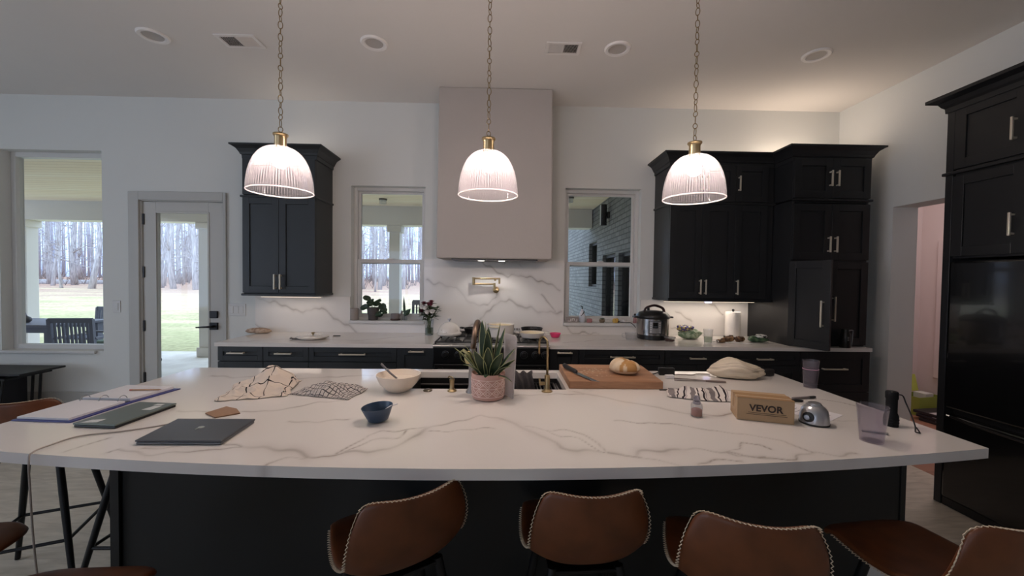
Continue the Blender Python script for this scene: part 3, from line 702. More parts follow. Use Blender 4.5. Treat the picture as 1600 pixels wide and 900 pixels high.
# island
IL, IR, IB = -1.726, 1.552, 2.227
def yfront(x):
    t = (x-(-.09))/1.64; return 1.06+.142*t*t
def island():
    t = thing('kitchen_island', 'long black kitchen island with bowed white veined quartz top', 'kitchen island', (-.087, 1.65, 0))
    sx0, sx1, sy0, sy1 = -.452, .302, 1.835, 2.165
    m = MB(); H0 = CT-.032
    xs = np.unique(np.concatenate([np.linspace(IL, sx0, 190), np.linspace(sx0, sx1, 115), np.linspace(sx1, IR, 185)]))
    def bandrows(y0f, y1f, ny, skip=False):
        b = len(m.v); n = len(xs)
        for j in range(ny+1):
            for x in xs:
                a, c = y0f(x), y1f(x); m.v.append((x, a+(c-a)*j/ny, CT))
        for j in range(ny):
            for i in range(n-1):
                if skip and xs[i] >= sx0-1e-6 and xs[i+1] <= sx1+1e-6: continue
                m.f.append((b+j*n+i, b+j*n+i+1, b+(j+1)*n+i+1, b+(j+1)*n+i))
    bandrows(yfront, lambda x: sy0, 120); bandrows(lambda x: sy0, lambda x: sy1, 42, True); bandrows(lambda x: sy1, lambda x: IB, 8)
    # rounded arris, sides and underside
    xf = list(np.linspace(IL, IR, 120)); loop = [(x, yfront(x)) for x in xf]+[(IR, IB), (IL, IB)]
    n = len(loop); b = len(m.v)
    for z in (CT, H0): m.v += [(x, y, z) for x, y in loop]
    for i in range(n): k = (i+1) % n; m.f.append((b+i, b+k, b+n+k, b+n+i))
    for i in range(len(xf)-1): m.f.append((b+n+i, b+n+i+1, len(m.v)+i+1, len(m.v)+i))
    m.v += [(x, 1.5, H0) for x in xf]
    m.add([(IL,1.5,H0),(IR,1.5,H0),(IR,sy0,H0),(IL,sy0,H0)], [(0,1,2,3)]); m.add([(IL,sy1,H0),(IR,sy1,H0),(IR,IB,H0),(IL,IB,H0)], [(0,1,2,3)])
    m.add([(IL,sy0,H0),(sx0,sy0,H0),(sx0,sy1,H0),(IL,sy1,H0)], [(0,1,2,3)]); m.add([(sx1,sy0,H0),(IR,sy0,H0),(IR,sy1,H0),(sx1,sy1,H0)], [(0,1,2,3)])
    m.add([(sx0,sy0,CT),(sx1,sy0,CT),(sx1,sy1,CT),(sx0,sy1,CT),(sx0,sy0,H0),(sx1,sy0,H0),(sx1,sy1,H0),(sx0,sy1,H0)], [(0,1,5,4),(1,2,6,5),(2,3,7,6),(3,0,4,7)])
    a = np.array(m.v)[:, :2]; m.at['vein'] = polyline_field(a, ISLAND_VEINS, .010)
    o = part('quartz_top', m, QUARTZ, t, world=True, fix=False)
    # base: end panels, front panels with stiles, open towards the sink
    x0, x1, y0, y1 = -1.374, 1.496, 1.40, 2.19
    m = MB(); m.box(x0, x0+.02, y0-.004, y1, 0.001, .881); m.box(x1-.02, x1, y0-.004, y1, 0.001, .881); m.box(x0+.02, x1-.02, y0, y0+.02, 0.001, .881); m.box(x0+.02, x1-.02, y1-.02, y1, .10, .881); m.box(x0+.02, x1-.02, y0+.02, y1-.02, .08, .10)
    part('base', m, M('island_paint', (19,20,20), .5, var=.05), t, world=True, bevel=.002)
    m = MB(); m.box(x0-.002, x0+.028, y0-.012, y0-.003, .001, .881); part('corner_trim', m, BLACK, t, world=True)
    m = MB(); m.box(-.065, -.035, y0-.004, y0, .835, .850); part('cable_socket', m, BLACK, t, world=True)
    # drawers on the sink side
    for k, (a, b) in enumerate(((-1.36,-.72),(-.72,-.06),(-.06,.66),(.66,1.48))):
        f = shaker(MB(), b-a-.004, .75); q = part('door', f, CABD, t); q.rotation_euler = (0, 0, PI); q.location = (b-.002+.087, y1-1.65, .115)
    # undermount sink
    bx = MB(); e = .012; zb = .66
    bx.box(sx0-e, sx1+e, sy0-e, sy1+e, zb-.01, zb)
    bx.box(sx0-e, sx0, sy0-e, sy1+e, zb, H0-.001); bx.box(sx1, sx1+e, sy0-e, sy1+e, zb, H0-.001); bx.box(sx0, sx1, sy0-e, sy0, zb, H0-.001); bx.box(sx0, sx1, sy1, sy1+e, zb, H0-.001)
    s = part('sink_basin', bx, M('black_composite', (24,23,24), .4, var=.1), t, world=True)
    l = MB(); l.box(sx0, sx1, sy1-.014, sy1, .845, .850); l.box(sx0, sx1, sy0, sy0+.014, .845, .850); l.box(sx0, sx1, sy1-.006, sy1, .80, .803)
    part('ledge', l, M('ledge_grey', (84,80,80), .35), s, world=True)
    return t
ISLAND = island()
solo('power_outlet', 'white double power outlet plate low on the island front at right', 'outlet', MB().box(1.328, 1.447, 1.384, 1.3995, .29, .395), M('plate_white', (216,214,210), .4), bevel=.004)

# roll-up drying rack lying over the right part of the sink
def rack():
    t = thing('drying_rack', 'dark rod drying rack lying across the right end of the sink', 'drying rack', (.20, 2.0, .850))
    m = MB()
    for k in range(9):
        x = .13+k*.0185; m.tube([(x-.20, -.150, .006), (x-.20, .150, .006)], .0042, 8)
    part('rods', m, M('dark_rod', (60,58,58), .35, .6), t, smooth=True)
    m = MB(); m.box(-.078, .088, -.158, -.146, 0, .012); m.box(-.078, .088, .146, .158, 0, .012); part('grip_strips', m, BLACK, t, bevel=.002)
    m = MB(); m.tube([(.095, -.150, .006), (.095, .150, .006)], .0055, 10); m.tube([(.082, -.150, .006), (.082, .150, .006)], .005, 10); part('end_rods', m, STEEL, t, smooth=True)
rack()

# fridge wall
def fridge_wall():
    xf = 2.877; y1, y0 = 2.512, .50; ye = 2.470
    t = thing('fridge_surround', 'black tall cabinet housing above and beside the refrigerator', 'cabinet', (3.2, 1.5, 0))
    m = MB(); m.box(xf, 3.62, ye, y1, .001, 2.575); m.box(xf, 3.62, y0, y0+.04, .001, 2.575); m.box(xf+.02, 3.62, y0+.04, ye, 1.60, 2.575); part('body', m, CABD, t, world=True, bevel=.002)
    def side_front(kind, ya, yb, z, h, pull):
        f = shaker(MB(), yb-ya, h, .06); o = part(kind, f, CABD, t, bevel=.0015); o.rotation_euler = (0, 0, R(-90)); o.location = (xf+.02-3.2, yb-1.5, z)
        q = part('handle', bar_pull(.13, True), PULL, o, bevel=.0015); q.location = (yb-pull[0], -.02, pull[1]-z)
    # door edges along the wall, each with its pull beside the shared seam
    for ya, yb, py in ((2.108, 2.468, 2.163), (1.742, 2.102, 1.79), (1.30, 1.736, 1.36)):
        side_front('upper_door', ya, yb, 2.17, .385, (py, 2.318)); side_front('door', ya, yb, 1.615, .51, (py-.005, 1.78))
    part('lower_panel', MB().box(xf+.02, 3.62, y0+.04, 1.494, .001, 1.60), CABD, t, world=True)
    for ya, yb, py in ((1.02, 1.488, 1.06), (.545, 1.014, .975)): side_front('door', ya, yb, .10, 1.48, (py, 1.05))
    m = MB(); m.box(xf-.012, xf+.005, y0, y1+.014, 2.138, 2.158); m.box(xf-.0, 3.18, y1, y1+.014, 2.138, 2.158); part('rail_moulding', m, CABD, t, world=True, bevel=.004)
    prof = [(0, 2.545), (.008, 2.545), (.010, 2.575), (.022, 2.588), (.034, 2.612), (.066, 2.625), (.074, 2.628), (.074, 2.648), (0, 2.648)]
    c = MB(); n = len(prof)
    for d, z in prof: c.v += [(xf-d, y0, z), (xf-d, y1+d, z), (RW+.0, y1+d, z)]
    for i in range(n):
        j = (i+1) % n
        for k in range(2): c.f.append((i*3+k, i*3+k+1, j*3+k+1, j*3+k))
    c.f.append(tuple(i*3 for i in range(n))); c.box(xf, RW, y0, y1, 2.57, 2.648)
    part('crown_moulding', c, CABD, t, world=True)
    # the refrigerator itself
    fr = thing('refrigerator', 'glossy black refrigerator with bottom freezer drawer in the cabinet wall', 'refrigerator', (3.2, 1.98, 0))
    GLB = M('black_gloss', (16,16,17), .16, .0, var=.05, coat=.5)
    part('cabinet_body', MB().box(xf+.05, 3.60, 1.50, 2.462, .02, 1.585), BLACK, fr, world=True)
    part('door', MB().box(xf-.012, xf+.048, 1.502, 2.460, .640, 1.580), GLB, fr, world=True, bevel=.012)
    d = MB(); d.box(xf-.012, xf+.048, 1.502, 2.460, .06, .600); part('freezer_drawer', d, GLB, fr, world=True, bevel=.012)
    h = MB(); P = [(xf-.012, 2.42, .592), (xf-.030, 2.30, .585), (xf-.036, 2.0, .580), (xf-.036, 1.75, .580), (xf-.012, 1.54, .590)]
    h.tube(P, .009, 10); part('drawer_handle', h, M('dark_grip', (58,56,56), .25, .7), fr, world=True, smooth=True)
    part('toe_grille', MB().box(xf+.0, xf+.04, 1.505, 2.46, .004, .055), BLACK, fr, world=True)
fridge_wall()

# range
def cooker():
    x0, x1, yf, yb = -.545, .368, 3.035, W-.02
    t = thing('gas_range', 'wide black gas range with steel front edge between the worktops', 'stove', (-.088, 3.37, 0))
    part('body', MB().box(x0+.003, x1-.003, yf+.02, yb, .08, .895), M('range_black', (15,15,16), .35), t, world=True)
    m = MB(); m.box(x0+.002, x1-.002, yf-.01, yb, .895, .917); part('cooktop', m, M('range_steel', (172,170,168), .3, .8), t, world=True, bevel=.006)
    part('control_panel', MB().box(x0+.004, x1-.004, yf, yf+.02, .775, .893), M('panel_black', (14,14,15), .3), t, world=True, bevel=.003)
    part('backguard', MB().box(x0+.01, x1-.01, yb-.03, yb, .917, .945), M('range_steel', (120,118,118)), t, world=True, bevel=.003)
    kn = [-.445, -.345, -.245, -.145, .075, .165, .255, .33]
    for x in kn:
        k = MB(); k.lathe([(0,0),(.026,0),(.027,.006),(.019,.008),(.018,.028),(.016,.031),(0,.031)], 24); k.v = [(a, -c, b) for a, b, c in k.v]
        o = part('knob', k, M('knob_black', (22,22,23), .3), t, smooth=True); o.location = rel(t, x, yf, .842)
        r = MB(); r.lathe([(.027,0),(.030,0),(.030,.003),(.027,.003)], 24); r.v = [(a, -c, b) for a, b, c in r.v]; part('bezel', r, STEEL, o)
    part('oven_door', MB().box(x0+.012, x1-.012, yf-.004, yf+.02, .16, .765), M('panel_black', (14,14,15)), t, world=True, bevel=.004)
    m = MB(); m.tube([(x0+.05, yf-.05, .735), (x1-.05, yf-.05, .735)], .012, 12); m.tube([(x0+.08, yf-.05, .735), (x0+.08, yf-.004, .735)], .008, 8); m.tube([(x1-.08, yf-.05, .735), (x1-.08, yf-.004, .735)], .008, 8); part('oven_handle', m, M('panel_black', (14,14,15)), t, world=True, smooth=True)
    m = MB(); m.tube([(x0+.05, yf-.004, .30), (x1-.05, yf-.004, .30)], .004, 8); part('kick_trim', m, BLACK, t, world=True)
    for k in range(3):
        a = x0+.012+k*.297; b = a+.293; g = MB(); z = .936
        for y in (3.06, 3.36, 3.655): g.box(a, b, y-.006, y+.006, z-.006, z+.004)
        for x in (a+.006, b-.006, (a+b)/2): g.box(x-.006, x+.006, 3.06, 3.655, z-.006, z+.004)
        for x in (a+.075, b-.075): g.box(x-.005, x+.005, 3.10, 3.62, z-.006, z+.003)
        for x in (a+.006, b-.006):
            for y in (3.06, 3.36, 3.655): g.box(x-.006, x+.006, y-.006, y+.006, .917, z)
        part('grate', g, M('cast_iron', (18,18,18), .6), t, world=True, bevel=.002)
        for y in (3.20, 3.51):
            q = MB(); q.lathe([(0,0),(.05,0),(.05,.006),(.036,.010),(.034,.016),(0,.017)], 24); o = part('burner', q, M('cast_iron', (18,18,18)), t, smooth=True); o.location = rel(t, (a+b)/2, y, .917)
    return t
cooker()

# pot filler
def pot_filler():
    t = thing('pot_filler', 'brushed gold folding pot filler tap on the splash above the stove', 'tap', (-.072, W-.016, 1.33))
    def b(name, m, **k): return part(name, m, GOLD, t, smooth=True, **k)
    m = MB(); m.lathe([(0,0),(.030,0),(.030,.008),(.014,.012),(.014,.035),(0,.035)], 28); m.v = [(x, -z, y) for x, y, z in m.v]; b('wall_flange', m)
    m = MB(); m.tube([(0,-.03,0),(0,-.075,0)], .013, 14); m.tube([(-.012,-.06,-.004),(-.012,-.06,.065)], .011, 12); b('valve', m)
    m = MB(); m.tube([(0,-.075,0),(.03,-.085,-.004)], .006, 8); b('lever', m)
    m = MB(); m.tube([(-.012,-.06,.055),(-.205,-.075,.055)], .0085, 12); b('lower_arm', m)
    m = MB(); m.tube([(-.205,-.075,.045),(-.205,-.075,.115)], .013, 14); b('joint', m)
    m = MB(); m.tube([(-.205,-.085,.105),(.035,-.095,.105)], .0085, 12); b('upper_arm', m)
    m = MB(); m.tube([(.032,-.095,.112),(.032,-.095,.058)], .009, 12); m.tube([(-.005,-.09,.105),(-.005,-.09,.085)], .010, 10); b('spout', m)
pot_filler()

# ------------------------------------------------------------------ pendant lamps
SHADE = ribbed_shade('ribbed_glass')
BULB = emit('lit_bulb', (255,235,223), 315)
def pendant(x, y, label):
    t = thing('pendant_lamp', label, 'pendant lamp', (x, y, 1.783), group='pendant lamps over the island')
    m = MB(); prof = []
    Rr, Hh = .123, .185
    for k in range(25):
        a = k/24; ang = a*PI/2
        prof.append((max(.020, Rr*math.cos(ang)**.72), Hh*math.sin(ang)**1.0))
    prof[0] = (Rr, 0)
    m.lathe(prof, 144, rib=.012); m.at['rib'] = [i % 2 for i in range(144) for _ in prof]
    part('glass_shade', m, SHADE, t, smooth='all', fix=False)
    r = MB(); r.tube([(Rr*math.cos(2*PI*k/64), Rr*math.sin(2*PI*k/64), 0) for k in range(64)], .0028, 8, closed=True); part('shade_rim', r, glassy('rim_glass', (255,250,252), 1.5, .75, (255,250,250)), t, smooth='all')
    c = MB(); c.lathe([(.0,.176),(.021,.176),(.023,.182),(.0225,.222),(.025,.228),(.029,.232),(.029,.237),(.012,.241),(.006,.246),(0,.246)], 32); part('brass_cap', c, GOLD, t, smooth=True)
    b = MB(); b.lathe([(0,.098),(.016,.101),(.026,.112),(.029,.126),(.026,.140),(.017,.154),(.014,.164),(.014,.176)], 24); part('bulb', b, BULB, t, smooth='all')
    ch = MB(); z = .243; k = 0
    top = CEIL-1.783
    while z < top-.01:
        L = .036 if k % 2 else .026; w = .0085; a = (k*74+20) % 180; ca, sa = math.cos(R(a)), math.sin(R(a)); pts = []
        for q in range(14):
            th = 2*PI*q/14; s, cc = math.sin(th), math.cos(th); px = w*cc; pz = L/2+(L/2-.002)*s*(1 if abs(s) < .6 else 1)
            pts.append((px*ca, px*sa, z+pz))
        ch.tube(pts, .0016, 6, closed=True); z += L-.006; k += 1
    part('chain', ch, M('chain_brass', (150,128,92), .35, 1), t, smooth='all')
    cn = MB(); cn.lathe([(0,top-.03),(.012,top-.03),(.055,top-.012),(.06,top-.0005),(0,top-.0005)], 32); part('ceiling_canopy', cn, GOLD, t, smooth=True)
pendant(-.928, 1.65, 'ribbed glass dome pendant lamp hanging in front of the left wall cabinet')
pendant(-.070, 1.65, 'ribbed glass dome pendant lamp hanging in front of the plaster hood')
pendant(.800, 1.65, 'ribbed glass dome pendant lamp hanging in front of the three-door cabinet')

# ------------------------------------------------------------------ stools
LEATHER = two_tone('brown_leather', (92,50,24), (114,64,34), 14, .42, lo=.3, hi=.7, bump=.06)
def shell_point(u, v):
    """u -1..1 across, v 0..1 from the seat's front edge to the top of the back"""
    s = min(v/.52, 1); b = max(0, (v-.52)/.48)
    w = .146+.026*math.sin(PI*min(1, s*.78))
    if b > 0: w = .146+.026*math.sin(PI*.78)-.010*b+.008*math.sin(PI*min(1, b*1.1))*(1-b*.5)
    y = .205-.33*s; z = .655-.020*math.sin(PI*s*.9)
    e = abs(u)
    if v < .10: z -= .022*((.10-v)/.10)**2; y -= .030*e**6*((.10-v)/.10)
    if b > 0:
        z = .655-.020*math.sin(PI*.9)+.246*b**1.15
        y = -.125-.080*(1-(1-b)**2.2)
    k = max(0, (s-.45)/.55) if b == 0 else 1
    z += e**2.6*(.014*math.sin(PI*s)+.040*k*k*(1-b)**1.5)
    y += e**2.2*.052*(b**.8 if b > 0 else 0)+e**2.6*.018*k*k*(1-b)
    z += -.014*(1-u*u)*b**2 - .040*b**3*e**7
    w *= 1-.10*b**6*e**4
    return Vector((u*w, y, z))
def make_stool():
    t = thing('bar_stool', 'stool', 'stool', (0,0,0))
    m = MB(); m.grid(20, 36, lambda u, v: shell_point(2*u-1, v)); m.uv = {}
    part('seat_shell', m, LEATHER, t, smooth='all', sub=1, thick=.016)
    rim = [shell_point(-1, k/60) for k in range(4, 61)]+[shell_point(-1+2*k/30, 1) for k in range(1, 30)]+[shell_point(1, k/60) for k in range(60, 3, -1)]
    zz = []; acc = 0; s = 1; dense = []
    for a, b in zip(rim[:-1], rim[1:]):
        n = max(1, int((b-a).length/.0045))
        for k in range(n): dense.append(a.lerp(b, k/n))
    for i, p in enumerate(dense):
        q = dense[min(i+1, len(dense)-1)]-dense[max(i-1, 0)]; side = q.normalized().cross(Vector((0, .3, 1)).normalized())
        zz.append(p+side*(.0052 if i % 2 else -.0052)+Vector((0,0,.0015)))
    st = MB(); st.tube(zz, .0013, 4); part('stitching', st, M('cream_thread', (206,190,166), .8), t)
    for sx in (-1, 1):
        for sy in (-1, 1):
            top = Vector((sx*.095, sy*.095-.005, .628)); bot = Vector((sx*.195, sy*.205-.01, .004)); lg = MB()
            lg.tube([top, top.lerp(bot, .3), top.lerp(bot, .98), bot], [.013,.0145,.0105,.0105], 12); part('leg', lg, BLACKM, t, smooth=True)
    fr = MB(); pts = [(sx*.158, sy*.165-.008, .235) for sx, sy in ((-1,-1),(1,-1),(1,1),(-1,1))]
    for i in range(4): fr.tube([pts[i], pts[(i+1) % 4]], .0075, 10)
    part('footrest', fr, BLACKM, t, smooth=True)
    pl = MB(); pl.box(-.105, .105, -.11, .10, .612, .622); part('mounting_plate', pl, BLACKM, t, bevel=.003)
    return t
STOOL = make_stool()
spots = [(-.315, 1.155, 32, 'brown leather stool at the island turned far to the left, leftmost of the front four'),
         (.235, 1.18, 3, 'brown leather stool tucked straight in at the island below the snake plant side'),
         (.645, 1.055, -15, 'brown leather stool at the island between the straight stool and the one by the outlet'),
         (1.200, 1.045, 7, 'brown leather stool at the right end of the island front, seat top in view'),
         (-1.05, .85, 3, 'brown leather stool in the near left corner, only its seat front showing'),
         (-2.16, 1.875, 23, 'brown leather stool standing clear off the left island end, back to us'),
         (-1.62, 1.05, -80, 'brown leather stool at the picture edge below the island overhang, facing the island end'),
         (-1.62, 1.88, -90, 'stool hidden under the island\'s left overhang with only black legs showing')]
for i, (x, y, a, lb) in enumerate(spots):
    o = STOOL if i == 0 else copy_tree(STOOL)
    o.location = (x, y, 0); o.rotation_euler = (0, 0, R(a)); o['label'] = lb; o['group'] = 'brown stools around the island'

# ------------------------------------------------------------------ things on the island
Z0 = CT+.0006
def quad_prism(m, q, z0, z1):
    m.prism(q, z0, z1); return m
def arc_pts(cx, cz, r, a0, a1, n): return [(cx+r*math.cos(a0+(a1-a0)*k/n), cz+r*math.sin(a0+(a1-a0)*k/n)) for k in range(n+1)]

def snake_plant():
    t = thing('potted_plant', 'snake plant in a pink diamond patterned pot on the island by the sink', 'plant', (-.062, 1.705, Z0))
    m = MB(); m.lathe([(0,0),(.060,0),(.068,.004),(.071,.012),(.0735,.096),(.0735,.112),(.0685,.112),(.067,.095),(0,.092)], 56)
    part('pot', m, M('pink_ceramic', (204,160,146), .5, var=.06, vscale=20), t, smooth=True)
    d = MB()
    def on(a, z): r = .0722+.0016*(z/.1); return Vector((r*math.cos(a), r*math.sin(a), z))
    def line(a0, z0, a1, z1): d.tube([on(a0+(a1-a0)*k/4, z0+(z1-z0)*k/4) for k in range(5)], .0016, 4)
    n = 12; h = 2*PI/n
    for row in (.036, .072):
        for k in range(n):
            a = k*h
            for f in (1, .5):
                line(a-h/2*f, row, a, row+.0165*f); line(a, row+.0165*f, a+h/2*f, row); line(a+h/2*f, row, a, row-.0165*f); line(a, row-.0165*f, a-h/2*f, row)
    for z in (.0180, .054, .090):
        for k in range(48): line(k*2*PI/48, z, (k+1)*2*PI/48, z)
    part('raised_pattern', d, M('pale_glaze', (242,216,206), .5), t)
    s = MB(); s.lathe([(.0668,.094),(.03,.099),(0,.100)], 24); part('soil', s, M('soil', (52,38,30), .95, bump=.8, bscale=200), t)
    L = MB(); edge = []
    def leaf(a, lean, length, width, curl=0.0, base=.022, twist=0):
        n, c = 14, 14; b = len(L.v); width *= 1.2
        dirv = Vector((math.cos(a), math.sin(a), 0)); side = Vector((-math.sin(a+twist), math.cos(a+twist), 0))
        pos = dirv*base+Vector((0,0,.095)); ang = lean
        for i in range(n+1):
            f = i/n; w = width*(.50+.5*math.sin(min(1, f*1.5)*PI/2))*(1-f**2.6)**.75 if f < 1 else .0004
            nrm = dirv*math.cos(ang)-Vector((0,0,math.sin(ang)))
            for j in range(c+1):
                q = 2*j/c-1; L.v.append(tuple(pos+side*w*q+nrm*(-.30*w*(1-q*q)))); edge.append(1.0 if abs(q) > .9 else 0.0)
            step = length/n; pos = pos+(dirv*math.sin(ang)+Vector((0,0,math.cos(ang))))*step; ang += curl/n
        for i in range(n):
            for j in range(c): L.f.append((b+i*(c+1)+j, b+i*(c+1)+j+1, b+(i+1)*(c+1)+j+1, b+(i+1)*(c+1)+j))
    for a, le, ln, w, cu, ba, tw in ((200,.10,.245,.020,-.04,.012,.9),(150,.02,.235,.019,.0,.014,.7),(40,.17,.235,.020,.08,.018,-.9),(330,.25,.225,.023,.06,.020,.9),(95,.10,.21,.019,.08,.02,.2),(260,.05,.20,.020,.10,.012,.2),
                                     (270,.24,.155,.020,.4,.030,.2),(240,.38,.15,.021,.4,.03,.4),(300,.40,.15,.020,.5,.032,-.4),(180,.62,.17,.018,.3,.035,.5),(318,.74,.15,.016,.35,.035,-.5),(335,.48,.16,.018,.3,.034,.6),
                                     (265,.75,.07,.013,1.2,.04,0),(215,.55,.115,.014,.9,.035,.3),(320,.62,.11,.013,.8,.036,-.3),(312,1.05,.11,.009,1.1,.045,.5),(170,.35,.16,.013,.5,.026,.5)):
        leaf(R(a), le, ln, w, cu, ba, tw)
    L.at['edge'] = edge
    part('leaves', L, attr_mix('snake_leaf', 'edge', (48,66,44), (196,196,138), .38, .45, 30), t, smooth='all', thick=.0012, fix=False)
    lf = MB(); P = [(-.035,.0,.095),(-.060,.004,.14),(-.085,.006,.185),(-.112,.006,.205),(-.128,.004,.198),(-.118,.0,.165),(-.100,-.004,.150)]
    lf.tube(P, [.004,.008,.010,.010,.008,.006,.002], 8, flat=.35); part('drooping_leaf', lf, M('pale_leaf', (128,128,84), .45, var=.25, vscale=40), t, smooth='all', label='pale leaf bent over to the left')
    y = MB(); y.lathe([(0,0),(.010,.004),(.0165,.022),(.017,.040),(.012,.056),(0,.060)], 14, (-.092,.03,.138), 1, .6); part('dry_bulb', y, M('cream_husk', (214,196,140), .6, var=.12, vscale=60), t, smooth='all', label='cream dried flower head')
snake_plant()

def faucet():
    t = thing('kitchen_faucet', 'tall arched gunmetal and bronze kitchen faucet behind the snake plant', 'faucet', (-.138, 1.785, Z0))
    g = M('gunmetal', (146,140,138), .36, .55); z = M('bronze_metal', (122,104,90), .36, .8)
    m = MB(); m.lathe([(0,0),(.030,0),(.030,.004),(.020,.018),(.0175,.03),(.0165,.10),(.0172,.102),(.0172,.165),(.0150,.168),(.0145,.20),(0,.20)], 28); part('body', m, g, t, smooth=True)
    p = [(0,0,.19),(.004,0,.225)]+[(.004+.020*k/12, .10-.10*math.cos(PI*k/12), .225+.085*math.sin(PI*k/12)) for k in range(1, 13)]+[(.024,.20,.19)]
    m = MB(); m.tube(p, .0125, 14); part('gooseneck', m, z, t, smooth='all')
    m = MB(); m.tube([(.024,.20,.195),(.024,.202,.12)], [.016,.019], 16); part('spray_head', m, g, t, smooth=True)
    m = MB(); m.tube([(.015,0,.13),(.05,0,.145)], [.007,.005], 10); part('lever', m, g, t, smooth=True)
faucet()
def filter_tap():
    t = thing('filter_tap', 'slim gold gooseneck water filter tap at the right side of the sink', 'tap', (.207, 1.800, Z0))
    m = MB(); m.lathe([(0,0),(.025,0),(.025,.004),(.016,.009),(.0125,.016),(.0125,.075),(.008,.079),(0,.08)], 26); part('body', m, GOLD, t, smooth=True)
    p = [(0,0,.075),(0,0,.22)]+[(-.034*.5*(1-math.cos(PI*k/10)), .05*.5*(1-math.cos(PI*k/10)), .22+.030*math.sin(PI*k/10)) for k in range(1, 11)]+[(-.034,.05,.165)]
    m = MB(); m.tube(p, .0052, 10); part('spout', m, GOLD, t, smooth='all')
    m = MB(); m.tube([(0,0,.038),(-.036,-.004,.038)], .0085, 12); m.tube([(-.034,-.004,.038),(-.036,-.004,.062)], .0045, 8); part('lever', m, GOLD, t, smooth=True)
filter_tap()
def dispenser():
    t = thing('soap_dispenser', 'small gold soap dispenser pump beside the faucet', 'soap dispenser', (-.232, 1.797, Z0))
    m = MB(); m.lathe([(0,0),(.021,0),(.021,.004),(.013,.010),(.0105,.016),(.0115,.048),(.0125,.05),(.0125,.056),(0,.057)], 24); part('body', m, GOLD, t, smooth=True)
    m = MB(); m.tube([(.004,0,.056),(.004,0,.062),(-.014,.012,.066),(-.020,.018,.058)], .0035, 8); part('nozzle', m, GOLD, t, smooth='all')
dispenser()
m = MB(); m.lathe([(0,0),(.0205,0),(.0215,.003),(.018,.006),(.016,.005),(.012,.008),(0,.009)], 26)
solo('sink_button', 'flat round metal push button in the island top next to the cream bowl', 'button', m, M('pewter', (128,120,108), .35, .9), (-.344, 1.800, Z0), smooth=True)

def clear_board():
    t = thing('chopping_sheet', 'upright translucent white plastic chopping board behind the snake plant', 'cutting board', (.027, 1.720, Z0))
    m = MB(); w, h, r = .110, .275, .018; poly = []
    for cx, cz, a0 in ((w/2-r, r*.3, -PI/2), (w/2-r, h-r, 0), (-w/2+r, h-r, PI/2), (-w/2+r, r*.3, PI)):
        rr = r if cz > .1 else r*.3
        poly += [(cx+rr*math.cos(a0+PI/2*k/5), cz+rr*math.sin(a0+PI/2*k/5)) for k in range(6)]
    n = len(poly); m.add([(x, -.003, z) for x, z in poly]+[(x, .003, z) for x, z in poly], [tuple(range(n-1,-1,-1)), tuple(range(n, 2*n))]+[(i, (i+1) % n, n+(i+1) % n, n+i) for i in range(n)])
    o = part('sheet', m, glassy('milky_plastic', (226,224,226), 1.3, .80, (226,222,222), .3), t)
    t.rotation_euler = (0, 0, R(-62)); o.rotation_euler = (R(-1.5), 0, 0)
clear_board()

WOODB = planks('board_wood', (148,106,78), (196,150,114), .062, 'Y', .5, (132,94,68), (3, 22, 22))
def cutting_board():
    t = thing('cutting_board', 'thick wooden cutting board beside the sink with bread and knife', 'cutting board', (.545, 1.99, Z0))
    q = [(.318,1.845),(.770,1.845),(.790,2.205),(.322,2.215)]; m = MB(); m.prism([(x-.545, y-1.99) for x, y in q], 0, .038)
    part('board', m, WOODB, t, bevel=.004)
    b = MB(); z = .0386; rs = random.Random(4)
    for k in range(70):
        x = rs.gauss(-.09, .05); y = rs.gauss(.06, .07)
        if abs(x) > .2 or abs(y) > .15: continue
        r = rs.uniform(.001, .006); b.lathe([(0, .0012), (r, .0002), (r, 0), (0, 0)], 6, (x, y, z), 1, rs.uniform(.5, 1.4))
    part('flour', b, M('flour_dust', (214,196,172), .9), t)['kind'] = 'stuff'
cutting_board()
BT = Z0+.0384
def bread():
    t = thing('bread_loaf', 'round floured sourdough loaf on the wooden cutting board', 'bread', (.632, 2.005, BT))
    m = MB()
    n, k = 40, 16; vs = []; s = []
    def f(u, v):
        a = 2*PI*u; th = v*PI
        r = math.sin(th)**.75; z = -math.cos(th)
        x = .078*r*math.cos(a); y = .070*r*math.sin(a)*(1+.12*math.cos(a)); zz = .034+(.030*z if z < 0 else .046*z*(1-.16*math.cos(a)))
        e = max(0, 1-abs(y*.7+x*.55+.012*math.sin(30*x))/.012)*(1 if z > .1 else 0)
        e2 = max(0, 1-abs(x*.8-y*.5-.016)/.008)*(1 if z > .15 else 0)
        zz -= .007*max(e, e2*.6)
        return (x, y, max(.0, zz-.004))
    m.grid(80, 40, f); m.uv = {}
    at = []
    for x, y, z in m.v:
        p = noise.noise(Vector((x*40, y*40, z*40))); band = (abs(x*.85+y*.35+.004+.006*math.sin(60*y)) < .024 and z > .022) or (abs(y*.8-x*.45+.030) < .006 and z > .02)
        at.append(1 if band else max(0, .45-.9*p*p-p*.5)*.5)
    m.at['crust'] = at
    part('loaf', m, attr_mix('bread_crust', 'crust', (216,196,168), (178,132,78), .8, .12, 40), t, smooth='all')
bread()
